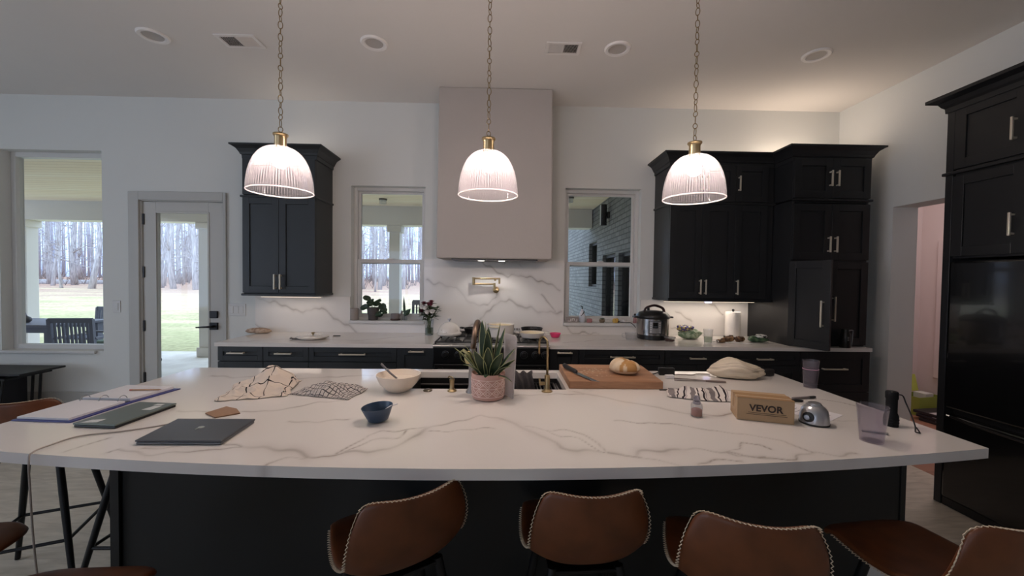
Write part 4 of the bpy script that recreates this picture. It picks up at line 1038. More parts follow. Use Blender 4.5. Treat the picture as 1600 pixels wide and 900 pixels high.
def knife():
    t = thing('chef_knife', 'black handled chef knife lying across the left end of the cutting board', 'knife', (.37, 2.005, BT))
    m = MB(); d = Vector((.062, -.165, 0)).normalized(); s = Vector((-d.y, d.x, 0))
    def P(a, b, z): v = d*a+s*b; return (v.x, v.y, z)
    m.add([P(.02,-.013,.004),P(.16,-.011,.004),P(.215,.010,.004),P(.02,.012,.004),P(.02,-.0115,.0055),P(.16,-.010,.0055),P(.214,.0095,.0055),P(.02,.012,.0062)], [(3,2,1,0),(4,5,6,7),(0,1,5,4),(1,2,6,5),(2,3,7,6),(3,0,4,7)])
    part('blade', m, M('knife_steel', (150,148,150), .25, .9), t)
    m = MB(); m.tube([P(-.115,.004,.018),P(-.09,.0,.016),P(-.04,0,.013),P(.0,0,.011),P(.022,0,.009)], [.010,.013,.0115,.012,.009], 12, flat=.75); part('handle', m, M('knife_black', (30,28,28), .5), t, smooth='all')
    t.location.z = BT+.0005
knife()

def bowl_cream():
    t = thing('mixing_bowl', 'cream dough coated mixing bowl at the left edge of the sink', 'bowl', (-.460, 1.865, Z0)); t.location = (-.478, 1.80, Z0)
    m = MB(); m.lathe([(0,0),(.040,0),(.052,.006),(.083,.038),(.098,.072),(.0995,.078),(.096,.078),(.080,.042),(.05,.018),(0,.014)], 48); part('bowl', m, M('stoneware', (232,217,200), .4, var=.06, vscale=14), t, smooth=True)
    b = MB(); b.lathe([(.083,.052),(.06,.050),(.03,.055),(0,.052)], 36); part('dough', b, M('dough', (234,220,202), .6, bump=.5, bscale=60), t, smooth='all')
    w = thing('spatula', 'grey handled utensil sticking out of the cream mixing bowl', 'utensil', (-.478, 1.80, Z0+.053))
    u = MB(); u.tube([(-.010,.01,.0),(-.045,.02,.024),(-.090,.035,.062)], [.0045,.0048,.0055], 10); part('handle', u, M('grey_handle', (112,108,108), .35, .6), w, smooth=True)
    u = MB(); u.tube([(-.060,.025,.036),(-.062,.026,.040)], .0075, 10); part('collar', u, STEEL, w); 
bowl_cream()
def bowl_blue():
    t = thing('bowl', 'small dark blue bowl in the middle of the island', 'bowl', (-.447, 1.415, Z0))
    m = MB(); m.lathe([(0,0),(.028,0),(.034,.003),(.044,.026),(.0535,.052),(.0515,.052),(.042,.028),(.031,.008),(0,.007)], 48, sx=1.04, sy=.92); part('bowl', m, M('blue_glaze', (46,68,92), .35, var=.08), t, smooth=True)
    t.rotation_euler = (R(4), R(-5), 0); t.location.z += .0035
    s = thing('teaspoon', 'white spoon resting in the small dark blue bowl', 'spoon', (-.447, 1.415, Z0+.012))
    m = MB(); m.tube([(-.012,-.010,.004),(.012,-.006,.022),(.040,.0,.041),(.066,.006,.050)], [.007,.003,.0028,.0035], 10, flat=.5); part('spoon', m, M('white_plastic', (224,222,222), .3), s, smooth='all')
bowl_blue()

# laptops, binder, card, cable
def laptop(name, label, q, mat, side, h=.0145):
    cx = sum(p[0] for p in q)/4; cy = sum(p[1] for p in q)/4; t = thing(name, label, 'laptop', (cx, cy, Z0)); L = [(x-cx, y-cy) for x, y in q]
    def inset(f): return [(x*f, y*f) for x, y in L]
    m = MB(); m.prism(inset(.985), .0, .0075); part('base', m, side, t, bevel=.003)
    m = MB(); m.prism(L, .0085, h); part('lid', m, mat, t, bevel=.0025)
    m = MB(); m.prism(inset(.93), .0075, .0085); part('gap', m, BLACK, t)
    return t, L, h
GREYL = M('space_grey', (92,93,97), .38, .55, var=.04)
t, L, h = laptop('laptop', 'closed dark grey laptop near the island front edge with cable behind', [(-1.119,1.205),(-.858,1.205),(-.872,1.392),(-1.142,1.392)], GREYL, M('space_grey_side', (120,121,124), .35, .6))
lg = MB(); pts = []
for k in range(40):
    a = 2*PI*k/40; r = .0115*(1+.07*math.cos(2*a)); x = r*math.cos(a)*.94; y = r*math.sin(a)
    if y > .008 and abs(x) < .004: y -= .0022
    if x > 0 and (x-.0125)**2+(y-.002)**2 < .0052**2: x = .0125-math.sqrt(max(0, .0052**2-(y-.002)**2))
    pts.append((x, y))
lg.prism(pts, h, h+.0003); lg.prism([(.0015+.0048*math.cos(b)*.55+.0012, .0150+.0042*math.sin(b)) for b in [2*PI*k/14 for k in range(14)]], h, h+.0003)
lo = part('emblem', lg, M('emblem_silver', (186,188,190), .2, .7), t); lo.location = (-.003, .012, 0); lo.rotation_euler = (0, 0, PI)
t, L, h = laptop('laptop', 'closed grey green laptop with stickers next to the open binder', [(-1.452,1.343),(-1.296,1.328),(-1.283,1.560),(-1.440,1.575)], M('grey_green_lid', (104,112,106), .4, .4, var=.05), BLACK)
st = MB(); st.prism([(-.062,-.106),(-.012,-.100),(-.010,-.070),(-.052,-.078)], h, h+.0003); part('sticker', st, M('sticker_white', (206,208,206), .5, var=.1, vscale=120), t)
st = MB(); st.prism([(.020,.028),(.056,.024),(.060,.070),(.030,.072)], h, h+.0003); part('sticker', st, M('sticker_white', (206,208,206)), t)
st = MB(); st.prism([(.018,.080),(.050,.078),(.052,.094),(.022,.096)], h, h+.0003); part('sticker', st, M('sticker_white', (206,208,206)), t)

def binder():
    t = thing('ring_binder', 'open blue ring binder with white pages at the left end of the island', 'binder', (-1.60, 1.605, Z0))
    BL = M('binder_blue', (52,58,124), .4); PG = M('page_white', (222,220,222), .8, var=.02, vscale=30)
    def w(q): return [(x+1.60, y-1.605) for x, y in q]
    m = MB(); m.prism(w([(-1.722,1.398),(-1.500,1.382),(-1.494,1.596),(-1.722,1.612)]), 0, .004); m.prism(w([(-1.722,1.612),(-1.494,1.596),(-1.462,1.800),(-1.716,1.822)]), 0, .004); part('cover', m, BL, t, bevel=.001)
    m = MB(); m.prism(w([(-1.714,1.408),(-1.520,1.394),(-1.512,1.590),(-1.712,1.604)]), .0042, .012); part('page_stack', m, PG, t, bevel=.001)
    m = MB(); m.prism(w([(-1.714,1.624),(-1.512,1.612),(-1.486,1.790),(-1.708,1.810)]), .0042, .0155); part('page_stack', m, PG, t, bevel=.001)
    for k in range(3):
        f = .12+.38*k; bx = -1.712+.205*f; by = 1.609-.010*f; m = MB()
        m.tube([(bx+1.60+.001, by-1.605+.020*math.cos(a), .008+.022*math.sin(a)) for a in [PI*j/12 for j in range(13)]], .0016, 6); part('ring', m, STEEL, t, smooth='all')
    m = MB(); m.prism(w([(-1.712,1.602),(-1.512,1.590),(-1.511,1.606),(-1.711,1.618)]), .004, .0065); part('ring_plate', m, STEEL, t)
    pz = Z0+.0160
    p = thing('pencil', 'wooden pencil lying on the binder page', 'pencil', (-1.55, 1.72, pz)); m = MB(); m.tube([(-.050,-.004,.0035),(.055,.004,.0035),(.066,.005,.0035)], [.0033,.0033,.0006], 6); part('shaft', m, M('pencil_wood', (176,136,104), .5), p)
    m = MB(); m.tube([(-.060,-.0048,.0035),(-.050,-.004,.0035)], .0034, 8); part('eraser', m, M('pencil_eraser', (190,120,110), .7), p)
binder()
m = MB(); m.prism([(-1.113,1.480),(-1.088,1.556),(-1.030,1.530),(-.985,1.482),(-1.043,1.434)], 0, .004); solo('cardboard_piece', 'small brown cardboard piece lying behind the dark grey laptop', 'cardboard', m, M('kraft', (150,118,94), .85, var=.08, vscale=30), (0, 0, Z0))
def smooth_path(P, n=8):
    P = [Vector(p) for p in P]; Q = [P[0]*2-P[1]]+P+[P[-1]*2-P[-2]]; out = []
    for i in range(1, len(Q)-2):
        a, b, c, d = Q[i-1:i+3]
        for k in range(n):
            t = k/n; out.append(.5*((2*b)+(-a+c)*t+(2*a-5*b+4*c-d)*t*t+(-a+3*b-3*c+d)*t**3))
    return out+[P[-1]]
m = MB(); yfl = yfront(-1.34)
m.tube(smooth_path([(-1.148,1.376,CT+.0033),(-1.185,1.345,CT+.0032),(-1.25,1.305,CT+.0032),(-1.345,1.265,CT+.0032),(-1.360,1.20,CT+.0034),(-1.352,yfl+.004,CT+.004),(-1.345,yfl-.012,CT-.015),(-1.336,yfl-.017,.80),(-1.325,yfl-.02,.66),(-1.318,yfl-.01,.45),(-1.30,yfl-.01,.25),(-1.24,yfl,.10),(-1.15,yfl+.02,.02),(-1.05,yfl+.04,.0045)]), .0024, 8)
solo('charging_cable', 'thin pale charging cable running from the laptop over the island edge to the floor', 'cable', m, M('cable_pale', (170,160,152), .5), smooth='all')

# towels and the cloth bag
def cloth(name, label, cat, c, w, d, rot, mat, bumps, amp, k, seed, nx=70, ny=60, shrink=1.0, wob=.02, hem=True):
    off = Vector((seed*3.7, seed*1.3, seed*.7))
    def f(u, v):
        x0, y0 = (u-.5), (v-.5)
        x = x0*w*shrink; y = y0*d
        x += wob*noise.noise(Vector((x0*3, y0*3, 0))+off)+wob*.6*noise.noise(Vector((x0*8, y0*8, 4))+off); y += wob*noise.noise(Vector((x0*3, y0*3, 9))+off)+wob*.6*noise.noise(Vector((x0*8, y0*8, 14))+off)
        n1 = 1-abs(noise.noise(Vector((x*k, y*k*1.6, 2))+off))*2.2; n2 = 1-abs(noise.noise(Vector((x*k*2.1, y*k*1.7, 7))+off))*2.2
        z = amp*max(0, n1)**2+amp*.5*max(0, n2)**2
        edge = min(u, 1-u, v, 1-v)*9
        for bx, by, br, bh in bumps: z += bh*math.exp(-((x-bx)**2+(y-by)**2)/(br*br))
        z *= min(1, .18+edge)
        return (x, y, max(z, 0)+.003)
    m = MB(); m.grid(nx, ny, f, lambda u, v: (u*w*1.5, v*d*1.5))
    o = solo(name, label, cat, m, mat, (c[0], c[1], Z0), R(rot), smooth='all', thick=.002, fix=False)
    return o
PLAID = woven('plaid_linen', (214,200,186), [('u', [(.115,.03,.0055)], (40,36,38)), ('v', [(.125,.04,.0055)], (40,36,38))])
GRIDC = woven('grid_cotton', (190,182,176), [('u', [(.0245,.0,.0045)], (62,60,64)), ('v', [(.0245,.005,.0045)], (62,60,64))])
STRIPE = woven('striped_cotton', (214,204,196), [('u', [(.125,.010,.032)], (128,120,118)), ('u', [(.125,.055,.008),(.125,.088,.012)], (52,44,46)), ('u', [(.125,.105,.006)], (160,150,146))])
cloth('dish_towel', 'crumpled cream dish towel with thin black plaid lines, left of the grid towel', 'towel', (-1.098,1.79), .27, .27, 14, PLAID, [(.055,.05,.07,.062),(-.02,.0,.06,.024),(.0,.085,.05,.03)], .017, 9, 1)
cloth('dish_towel', 'flat grey dish towel with a fine black grid, between plaid towel and bowl', 'towel', (-.772,1.775), .29, .17, -14, GRIDC, [(-.04,.025,.05,.034),(.06,.0,.035,.026),(.01,-.03,.035,.018),(-.09,-.01,.03,.018)], .014, 6, 5, wob=.014)
cloth('dish_towel', 'striped grey and white dish towel in front of the wooden cutting board', 'towel', (.915,1.745), .31, .16, -14, STRIPE, [(.06,.02,.04,.032),(-.08,.0,.035,.028),(-.01,-.02,.035,.022),(.11,-.02,.03,.02)], .013, 6, 9, wob=.014)
BAGC = woven('bag_linen', (218,204,182), [('v', [(.20,.068,.005),(.20,.084,.003),(.20,.118,.004)], (160,144,128))])
def linen_bag():
    off = Vector((5, 2, 8))
    def f(u, v):
        a = 2*PI*u; th = PI*v; r = math.sin(th)**.55; z = -math.cos(th); ca, sa = math.cos(a), math.sin(a)
        q = Vector((ca*r, sa*r, z)); s = 1+.16*noise.noise(q*1.7+off)+.07*(1-abs(noise.noise(q*4+off))*2)
        da = lambda a0: ((a-a0+PI) % (2*PI))-PI
        s *= 1+.30*math.exp(-(da(.25)/.28)**2)+.16*math.exp(-(da(PI+.25)/.30)**2)
        hh = .084*(1-.30*math.exp(-(da(PI)/.7)**2)*r)*(1+.24*math.exp(-((ca*r+.12)/.45)**2)-.22*max(0, ca*r))
        return (.125*r*ca*s, .078*r*sa*s, max(0, hh*(.5+.5*z)*(1-.10*ca*r)*(.9+.1*s)))
    m = MB(); m.grid(64, 34, f, lambda u, v: (u*.4, v*.42))
    solo('linen_bag', 'cream linen bag with faint stripes slumped at the back right of the island', 'bag', m, BAGC, (1.262, 2.085, Z0), R(-12), smooth='all', fix=False)
linen_bag()
m = MB(); P = [(.03*math.cos(a)*1.3, .022*math.sin(a)) for a in [2*PI*k/24 for k in range(24)]]
m.prism(P, 0, .036); solo('black_case', 'small black case half hidden behind the linen bag', 'case', m, M('case_black', (22,20,20), .5), (1.478, 2.135, Z0), R(20), bevel=.006)
def sink_cloth():
    m = MB()
    def f(u, v):
        s = (v-.5)*2; x = (u-.5)*.095+.006*math.sin(s*5); a = s*1.45
        y = .055*math.sin(a)*.9+.005*math.sin(u*19+s*2); z = .070*math.cos(a*.92)-.018+.007*math.sin(u*15+s*3)-abs(s)**2*.055
        return (x, y, z)
    m.grid(34, 34, f); m.uv = {}
    solo('sink_cloth', 'dark grey cloth heaped over the drying rack in the sink', 'cloth', m, M('grey_cloth', (62,58,60), .95, bump=.4, bscale=120), (.105, 1.99, .908), R(8), smooth='all', thick=.004, fix=False)
sink_cloth()

def vbox():
    t = thing('cardboard_box', 'small brown cardboard shipping box with black lettering on the island', 'box', (.985, 1.475, Z0))
    a = Vector((.889,1.452,0)); b = Vector((1.066,1.392,0)); d = (b-a).normalized(); p = Vector((-d.y, d.x, 0)); w = (b-a).length; dp = .105; h = .085
    t.location = (a.x, a.y, Z0); t.rotation_euler = (0, 0, math.atan2(d.y, d.x))
    K = M('box_kraft', (172,142,108), .8, var=.05, vscale=18)
    m = MB(); m.box(0, w, 0, dp, 0, h); part('carton', m, K, t, bevel=.0025)
    TP = M('parcel_tape', (176,142,106), .2, var=.05, vscale=40)
    m = MB(); m.box(-.0006, w+.0006, dp*.36, dp*.66, h, h+.0008); m.box(-.0008, 0, dp*.36, dp*.66, h*.4, h+.0008); m.box(w, w+.0008, dp*.36, dp*.66, h*.55, h+.0008); part('tape', m, TP, t)
    m = MB(); m.box(-.0005, w+.0005, .0, .018, h, h+.0006); part('edge_tape', m, TP, t)
    INK = M('box_ink', (52,38,32), .7)
    lettering('VEVOR', .0335, INK, t, (w*.51, -.0008, h*.45), (R(90), 0, 0), bold=.0011, spacing=1.04)
    s = MB(); s.box(w*.20, w*.86, -.0008, -.0002, h*.365, h*.380); s.box(w*.17, w*.88, -.0008, -.0002, h*.29, h*.305); part('printed_rule', s, INK, t)
vbox()
def paper(x, y, w, d, rot, label, z=0):
    m = MB(); m.box(-w/2, w/2, -d/2, d/2, 0, .0006); o = solo('paper_sheet', label, 'paper', m, M('sheet_paper', (226,222,224), .8), (x, y, Z0+z), R(rot)); return o
o = paper(1.225, 1.545, .155, .20, 32, 'white printed sheet lying behind the silver motor dome')
m = MB()
for k in range(9): m.box(-.05, .03+.02*math.sin(k*3), -.075+k*.018, -.072+k*.018, .0006, .0008)
part('print', m, M('print_grey', (150,146,150), .8), o)
def marker(x, y, rot, label, L, cap):
    t = thing('marker_pen', label, 'pen', (x, y, Z0), R(rot)); m = MB(); m.tube([(-L/2,0,.006),(L/2-.03,0,.006)], .0055, 10); part('barrel', m, cap[0], t, smooth=True)
    m = MB(); m.tube([(L/2-.03,0,.006),(L/2,0,.006),(L/2+.008,0,.006)], [.006,.0055,.003], 10); part('cap', m, cap[1], t, smooth=True)
marker(1.345, 1.708, 12, 'thin black and grey marker pen beside the shipping box', .12, (M('pen_grey', (120,112,112), .4), BLACK))
marker(1.262, 1.668, -10, 'short black marker pen next to the thin grey one', .075, (BLACK, BLACK))
def dome():
    t = thing('motor_base', 'silver dome shaped appliance base with a round knob beside the shipping box', 'appliance', (1.157, 1.415, Z0))
    m = MB(); m.lathe([(0,.004),(.046,.004),(.0465,.010),(.045,.030),(.041,.050),(.033,.062),(.0255,.066),(.0255,.070),(.020,.071),(.020,.076),(.013,.077),(0,.077)], 48); part('housing', m, M('satin_silver', (178,178,180), .3, .75), t, smooth=True)
    m = MB(); m.lathe([(0,0),(.047,0),(.0478,.005),(.046,.006),(0,.006)], 40); part('foot_ring', m, BLACK, t, smooth=True)
    m = MB(); m.lathe([(0,0),(.018,0),(.0175,.007),(.012,.010),(0,.010)], 28); o = part('dial_surround', m, BLACK, t, smooth=True); o.location = (-.038,-.0215,.030); o.rotation_euler = (R(84), 0, R(-60))
    m = MB(); m.lathe([(0,.009),(.009,.009),(.0085,.017),(0,.018)], 20); k = part('dial', m, M('dial_grey', (120,120,124), .4, .6), o, smooth=True)
dome()
PLA = glassy('smoky_cup', (238,235,239), 1.35, .07, (228,224,230), .05)
def cup(x, y, z, r0, r1, h, label, ridges=False):
    t = thing('plastic_cup', label, 'cup', (x, y, z)); w = .0016
    m = MB(); m.lathe([(0,0),(r0,0),(r0+(r1-r0)*.93,h*.93),(r1,h*.94),(r1,h),(r1-w,h),(r1-w-.0008,h*.92),(r0-w,.004),(0,.004)], 48); part('cup_wall', m, PLA, t, smooth=True); return t
cup(1.530, 1.902, Z0, .028, .0345, .085, 'clear plastic cup at the bottom of the stacked pair at the island edge')
t = cup(1.530, 1.902, Z0+.030, .0275, .0355, .105, 'clear plastic cup with a pink ring nested on top of the stacked pair'); 
m = MB(); m.tube([(.0335*math.cos(2*PI*k/40), .0335*math.sin(2*PI*k/40), .062) for k in range(40)], .0012, 6, closed=True); part('pink_ring', m, M('pink_band', (206,150,172), .4), t)
cup(1.222, 1.256, Z0, .031, .042, .118, 'large clear plastic cup near the right front of the island')
m = MB(); m.tube([(-.03,.015,.004),(.03,-.012,.004)], .0035, 10); m.tube([(.03,-.012,.004),(.034,-.014,.004)], .005, 10); solo('metal_pen', 'thin silver pen lying right behind the large clear cup', 'pen', m, STEEL, (1.292, 1.318, Z0), smooth=True)
def torch():
    t = thing('flashlight', 'black flashlight standing upright on the island with a wrist strap', 'flashlight', (1.425, 1.392, Z0)); K = M('torch_black', (14,14,15), .6, spec=.2)
    m = MB(); m.lathe([(0,0),(.0205,0),(.021,.004),(.021,.012),(.0222,.013),(.0222,.017),(.021,.018),(.021,.022),(.0222,.023),(.0222,.027),(.021,.028),(.021,.036),(.0195,.042),(.0165,.050),(.0165,.098),(.0185,.102),(.0185,.124),(.016,.127),(0,.127)], 32); part('barrel', m, K, t, smooth=True)
    m = MB(); P = smooth_path([(.016,-.004,.116),(.030,-.010,.113),(.034,-.018,.09),(.033,-.04,.05),(.031,-.055,.020),(.025,-.062,.006),(.020,-.068,.003),(.025,-.075,.003),(.032,-.070,.003),(.032,-.058,.016)]); m.tube(P, .0022, 6); part('wrist_strap', m, BLACK, t, smooth='all')
torch()
def salt():
    t = thing('salt_jar', 'small glass jar of pink salt with a ball stopper', 'jar', (.750, 1.482, Z0))
    m = MB(); m.lathe([(0,0),(.0185,0),(.021,.002),(.0215,.040),(.020,.048),(.016,.052),(.0145,.052),(.0185,.047),(.0198,.040),(.0195,.004),(0,.003)], 36); part('glass', m, CLEAR, t, smooth=True)
    m = MB(); m.lathe([(0,.0035),(.0192,.0045),(.0194,.026),(.012,.031),(0,.029)], 28); part('salt', m, M('pink_salt', (190,142,130), .8, var=.2, vscale=200, bump=.6, bscale=400), t, smooth='all')
    m = MB(); m.tube([(0,0,.048),(0,0,.058)], .0135, 20); m.ball((0,0,.068), .0125, 20); part('stopper', m, glassy('stopper_glass', (214,212,220), 1.5, .2, (214,212,220)), t, smooth=True)
salt()
def gadget_pile():
    t = thing('power_adapter', 'black power adapter lying behind the striped towel at the island back', 'power adapter', (.905, 2.135, Z0), R(-6))
    m = MB(); m.box(-.042, .042, -.016, .016, 0, .040); part('brick', m, M('adapter_black', (17,17,18), .4), t, bevel=.004)
    m = MB(); m.tube(smooth_path([(-.042,0,.012),(-.075,-.005,.004),(-.11,.02,.003),(-.135,.03,.003)]), .003, 8); part('cord', m, BLACK, t, smooth='all')
    t = thing('usb_charger', 'small white plug lying in front of the black power adapter', 'charger', (.890, 2.055, Z0), R(5))
    m = MB(); m.box(-.024, .024, -.011, .011, 0, .020); part('plug', m, M('plug_white', (226,224,226), .35), t, bevel=.004)
    t = thing('tongs', 'long metal tongs lying between the white plug and linen bag', 'tongs', (1.03, 1.995, Z0), R(-12))
    m = MB(); m.tube(smooth_path([(-.135,.028,.004),(-.05,.020,.005),(.02,.006,.005),(.115,.0,.005)]), [.003]*25, 8, flat=1); part('arm', m, M('tongs_steel', (150,140,136), .35, .8), t, smooth='all')
    m = MB(); m.tube(smooth_path([(-.135,-.014,.004),(-.05,-.012,.005),(.02,-.004,.005),(.115,.0,.005)]), [.003]*25, 8); part('arm', m, M('tongs_steel', (150,140,136)), t, smooth='all')
    m = MB(); m.box(.02, .118, -.007, .008, .001, .010); part('grip', m, M('tongs_grip', (120,104,98), .5), t, bevel=.003)
    m = MB(); m.tube(smooth_path([(-.10,.0,.0035),(-.03,.030,.0035),(.06,.022,.0035),(.10,.05,.0035),(.17,.045,.0035)]), .003, 8); solo('adapter_cord', 'thin grey cord curling between the black adapter and linen bag', 'cord', m, M('cord_grey', (130,116,110), .5), (.985, 2.10, Z0), smooth='all')
    m = MB(); m.box(-.02, .02, -.004, .004, 0, .006); solo('butter_knife', 'dark utensil tip poking out beside the striped towel', 'utensil', m, M('dark_handle', (70,60,56), .5), (.765, 1.83, Z0), R(4), bevel=.002)
gadget_pile()

# ------------------------------------------------------------------ back counter and stove
def stand(name, label, cat, x, y, z=Z0, rot=0, group=None): return thing(name, label, cat, (x, y, z), rot, group)
def leaf_blade(m, p0, d, length, width, droop=.3, n=6, fold=.2, up=Vector((0,0,1))):
    d = Vector(d).normalized(); side = d.cross(up); side = side.normalized() if side.length > 1e-4 else Vector((1,0,0)); b = len(m.v); p = Vector(p0)
    for i in range(n+1):
        f = i/n; w = width*math.sin(PI*min(1, max(.02, f))**.8) if 0 < f < 1 else .0006
        nn = side.cross(d)
        m.v += [tuple(p-side*w+nn*w*fold), tuple(p), tuple(p+side*w+nn*w*fold)]; d = (d-Vector((0,0,droop/n))).normalized(); p = p+d*(length/n)
    for i in range(n):
        for k in (0, 1): m.f.append((b+i*3+k, b+i*3+k+1, b+(i+1)*3+k+1, b+(i+1)*3+k))
t = stand('bread_loaf', 'long flat brown loaf lying on the counter next to the patio door', 'bread', -2.215, 3.585)
m = MB(); m.lathe([(0,0),(.8,.004),(1,.018),(.85,.036),(.5,.046),(0,.050)], 32, sx=.118, sy=.05); part('loaf', m, two_tone('brown_crust', (150,122,100), (196,172,150), 30, .8), t, smooth='all')
t = stand('lidded_dish', 'flat white lidded dish with a gold knob on the counter below the left cabinet', 'dish', -1.590, 3.300)
m = MB(); m.lathe([(0,0),(.09,0),(.122,.012),(.128,.020),(.124,.022),(.05,.030),(0,.032)], 44); part('dish', m, WHITEG, t, smooth=True)
m = MB(); m.lathe([(0,.030),(.006,.031),(.006,.040),(.016,.046),(.012,.053),(0,.055)], 20); part('knob', m, GOLD, t, smooth=True)
t = stand('oven_mitt', 'small grey crumpled potholder at the left of the flat white dish', 'potholder', -1.715, 3.265)
m = MB(); m.grid(18, 12, lambda u, v: ((u-.5)*.075, (v-.5)*.05, .008+.008*math.sin(u*9+v*4)*math.sin(PI*v)+.004*math.sin(v*12))); m.uv = {}; part('pad', m, M('grey_cloth_light', (120,114,112), .9), t, smooth='all', thick=.006)
m = MB(); m.tube([(-.03,0,.004),(.03,.004,.004)], .004, 8); solo('dark_clip', 'tiny dark clip lying right of the flat white dish', 'clip', m, BLACK, (-1.452, 3.44, Z0))

def vase():
    t = stand('flower_vase', 'clear glass vase with white and burgundy flowers at the left of the stove', 'vase', -.668, 3.545)
    m = MB(); m.lathe([(0,0),(.036,0),(.038,.003),(.038,.145),(.0362,.145),(.0362,.006),(0,.005)], 36); part('glass', m, CLEAR, t, smooth=True)
    m = MB(); m.lathe([(0,.007),(.0355,.007),(.0355,.07),(0,.07)], 30); part('water', m, glassy('vase_water', (206,214,206), 1.25), t, smooth=True)
    rs = random.Random(11); st = MB(); lv = MB(); wh = MB(); bu = MB(); gr = MB()
    def bloom(mm, c, r, d):
        for ring, k, el in ((0,9,.25),(1,8,.7),(2,6,1.15)):
            for j in range(k):
                a = 2*PI*j/k+ring*.4; v = Vector((math.cos(a)*math.cos(el), math.sin(a)*math.cos(el), math.sin(el))); leaf_blade(mm, Vector(c), v, r*(1-.15*ring), r*.34, -.3, 3, .3)
    def puff(mm, c, r): mm.ball(c, r, 12, 1, 1, .75)
    for k in range(20):
        a = rs.uniform(0, 2*PI); rr = rs.uniform(.01, .10); z = .275+rs.uniform(-.055, .030)-rr*.35; top = Vector((rr*math.cos(a), rr*math.sin(a)*.8, z))
        st.tube([(rs.uniform(-.02,.02), rs.uniform(-.02,.02), .015), (top.x*.25, top.y*.25, .15), tuple(top)], .0016, 5)
        if k < 7:
            c = (top.x*.75-.012, top.y*.5-.075, z-.022); bloom(wh, c, .034, 0); puff(wh, c, .017)
        elif k < 16: bloom(bu, (top.x, top.y-.02, z+.018), .034, 0); puff(bu, (top.x, top.y-.02, z+.020), .015)
        for j in range(11):
            b = rs.uniform(0, 2*PI); f = rs.uniform(.55, 1); leaf_blade(lv, top*f+Vector((0,0,.02)), (math.cos(b), math.sin(b), rs.uniform(-.1,.7)), rs.uniform(.04,.07), .011, .4)
    part('stems', st, M('stem_green', (86,104,66), .6), t); part('leaves', lv, M('bouquet_leaf', (62,82,52), .6, var=.2), t)
    part('white_blossoms', wh, M('white_petal', (232,228,224), .7), t, label='white blossoms'); part('burgundy_blossoms', bu, M('burgundy_petal', (112,40,58), .7, var=.2), t, label='burgundy blossoms')
vase()
GT = .9405
def cloche():
    t = stand('bread_cloche', 'speckled white domed bread cloche with a metal knob on the left burner', 'pot', -.462, 3.37, GT)
    sp = two_tone('speckled_glaze', (120,112,102), (226,221,213), 60, .15, lo=.26, hi=.33)
    m = MB(); m.lathe([(0,0),(.085,0),(.098,.008),(.104,.014),(.104,.020),(.0,.020)], 48); part('base', m, sp, t, smooth=True)
    pr = [(.103,.0205),(.103,.027),(.096,.030)]+[(.094*math.cos(a), .034+.085*math.sin(a)) for a in [PI/2*k/14 for k in range(15)]]; pr[-1] = (0, pr[-1][1])
    m = MB(); m.lathe(pr, 48); part('lid', m, sp, t, smooth=True)
    m = MB(); m.lathe([(0,.118),(.007,.118),(.006,.130),(.016,.138),(.015,.146),(0,.149)], 20); part('knob', m, STEEL, t, smooth=True)
cloche()
def skillet(x, y, r, label, mat, inner, rot, hands, z=GT, h=.045):
    t = stand('skillet', label, 'pan', x, y, z, R(rot))
    m = MB(); m.lathe([(0,0),(r*.80,0),(r*.84,.004),(r,h),(r-.004,h),(r*.82,.008),(0,.007)], 44); part('pan', m, mat, t, smooth=True)
    if inner: m = MB(); m.lathe([(r*.815,.0085),(0,.0075)], 40); m.lathe([(r-.0045,h-.001),(r*.825,.010)], 40); part('enamel', m, inner, t, smooth='all')
    for a in hands:
        m = MB(); c, s = math.cos(R(a)), math.sin(R(a)); q = [(r*.98*c-.03*-s*k, r*.98*s-.03*c*k, h-.006) for k in (-1,)]+[((r+.03)*c+.018*s, (r+.03)*s-.018*c, h-.001), ((r+.03)*c-.018*s, (r+.03)*s+.018*c, h-.001)]+[(r*.98*c-.03*s, r*.98*s+.03*c, h-.006)]
        q[0] = (r*.98*c+.03*s, r*.98*s-.03*c, h-.006); m.tube(smooth_path(q, 5), .0065, 8, flat=.6); part('handle', m, mat, t, smooth='all')
    return t
CI = M('cast_iron_pan', (22,21,21), .45)
skillet(-.262, 3.555, .095, 'black skillet at the back left of the stove behind the bronze faucet', CI, None, 0, (170,))
def dutch():
    t = stand('dutch_oven', 'white open dutch oven with cream inside in the middle of the stove', 'pot', -.020, 3.33, GT)
    m = MB(); m.lathe([(0,0),(.100,0),(.110,.008),(.114,.10),(.116,.108),(.111,.108),(.108,.10),(.105,.012),(0,.009)], 48); part('pot', m, WHITEG, t, smooth=True)
    m = MB(); m.lathe([(.1075,.098),(.1045,.060),(.09,.056),(0,.056)], 44); m.lathe([(.1158,.1085),(.1108,.1085)], 44); part('enamel', m, CREAM, t, smooth=True)
    for s in (-1, 1):
        m = MB(); a = R(62 if s > 0 else 242); c, q = math.cos(a), math.sin(a)
        m.tube(smooth_path([(.110*c+.04*q, .110*q-.04*c, .092), (.138*c+.025*q, .138*q-.025*c, .096), (.138*c-.025*q, .138*q+.025*c, .096), (.110*c-.04*q, .110*q+.04*c, .092)], 5), .007, 8, flat=.7); part('handle', m, CREAM, t, smooth='all')
dutch()
skillet(.246, 3.330, .112, 'white enamel skillet with cream inside on the right burner', WHITEG, CREAM, 0, (0, 180), h=.042)
skillet(.262, 3.550, .100, 'black speckled pan standing behind the white enamel skillet', two_tone('speckled_black', (22,21,21), (96,92,88), 70, .4, lo=.6, hi=.66), None, 0, (), h=.052)
m = MB()
m.box(-.035,.035,-.002,.002,0,.045); o = solo('recipe_card', 'small white card with dark figures standing on the stove beside the dutch oven', 'card', m, M('card_white', (224,222,220), .7), (.128, 3.60, GT))
m = MB()
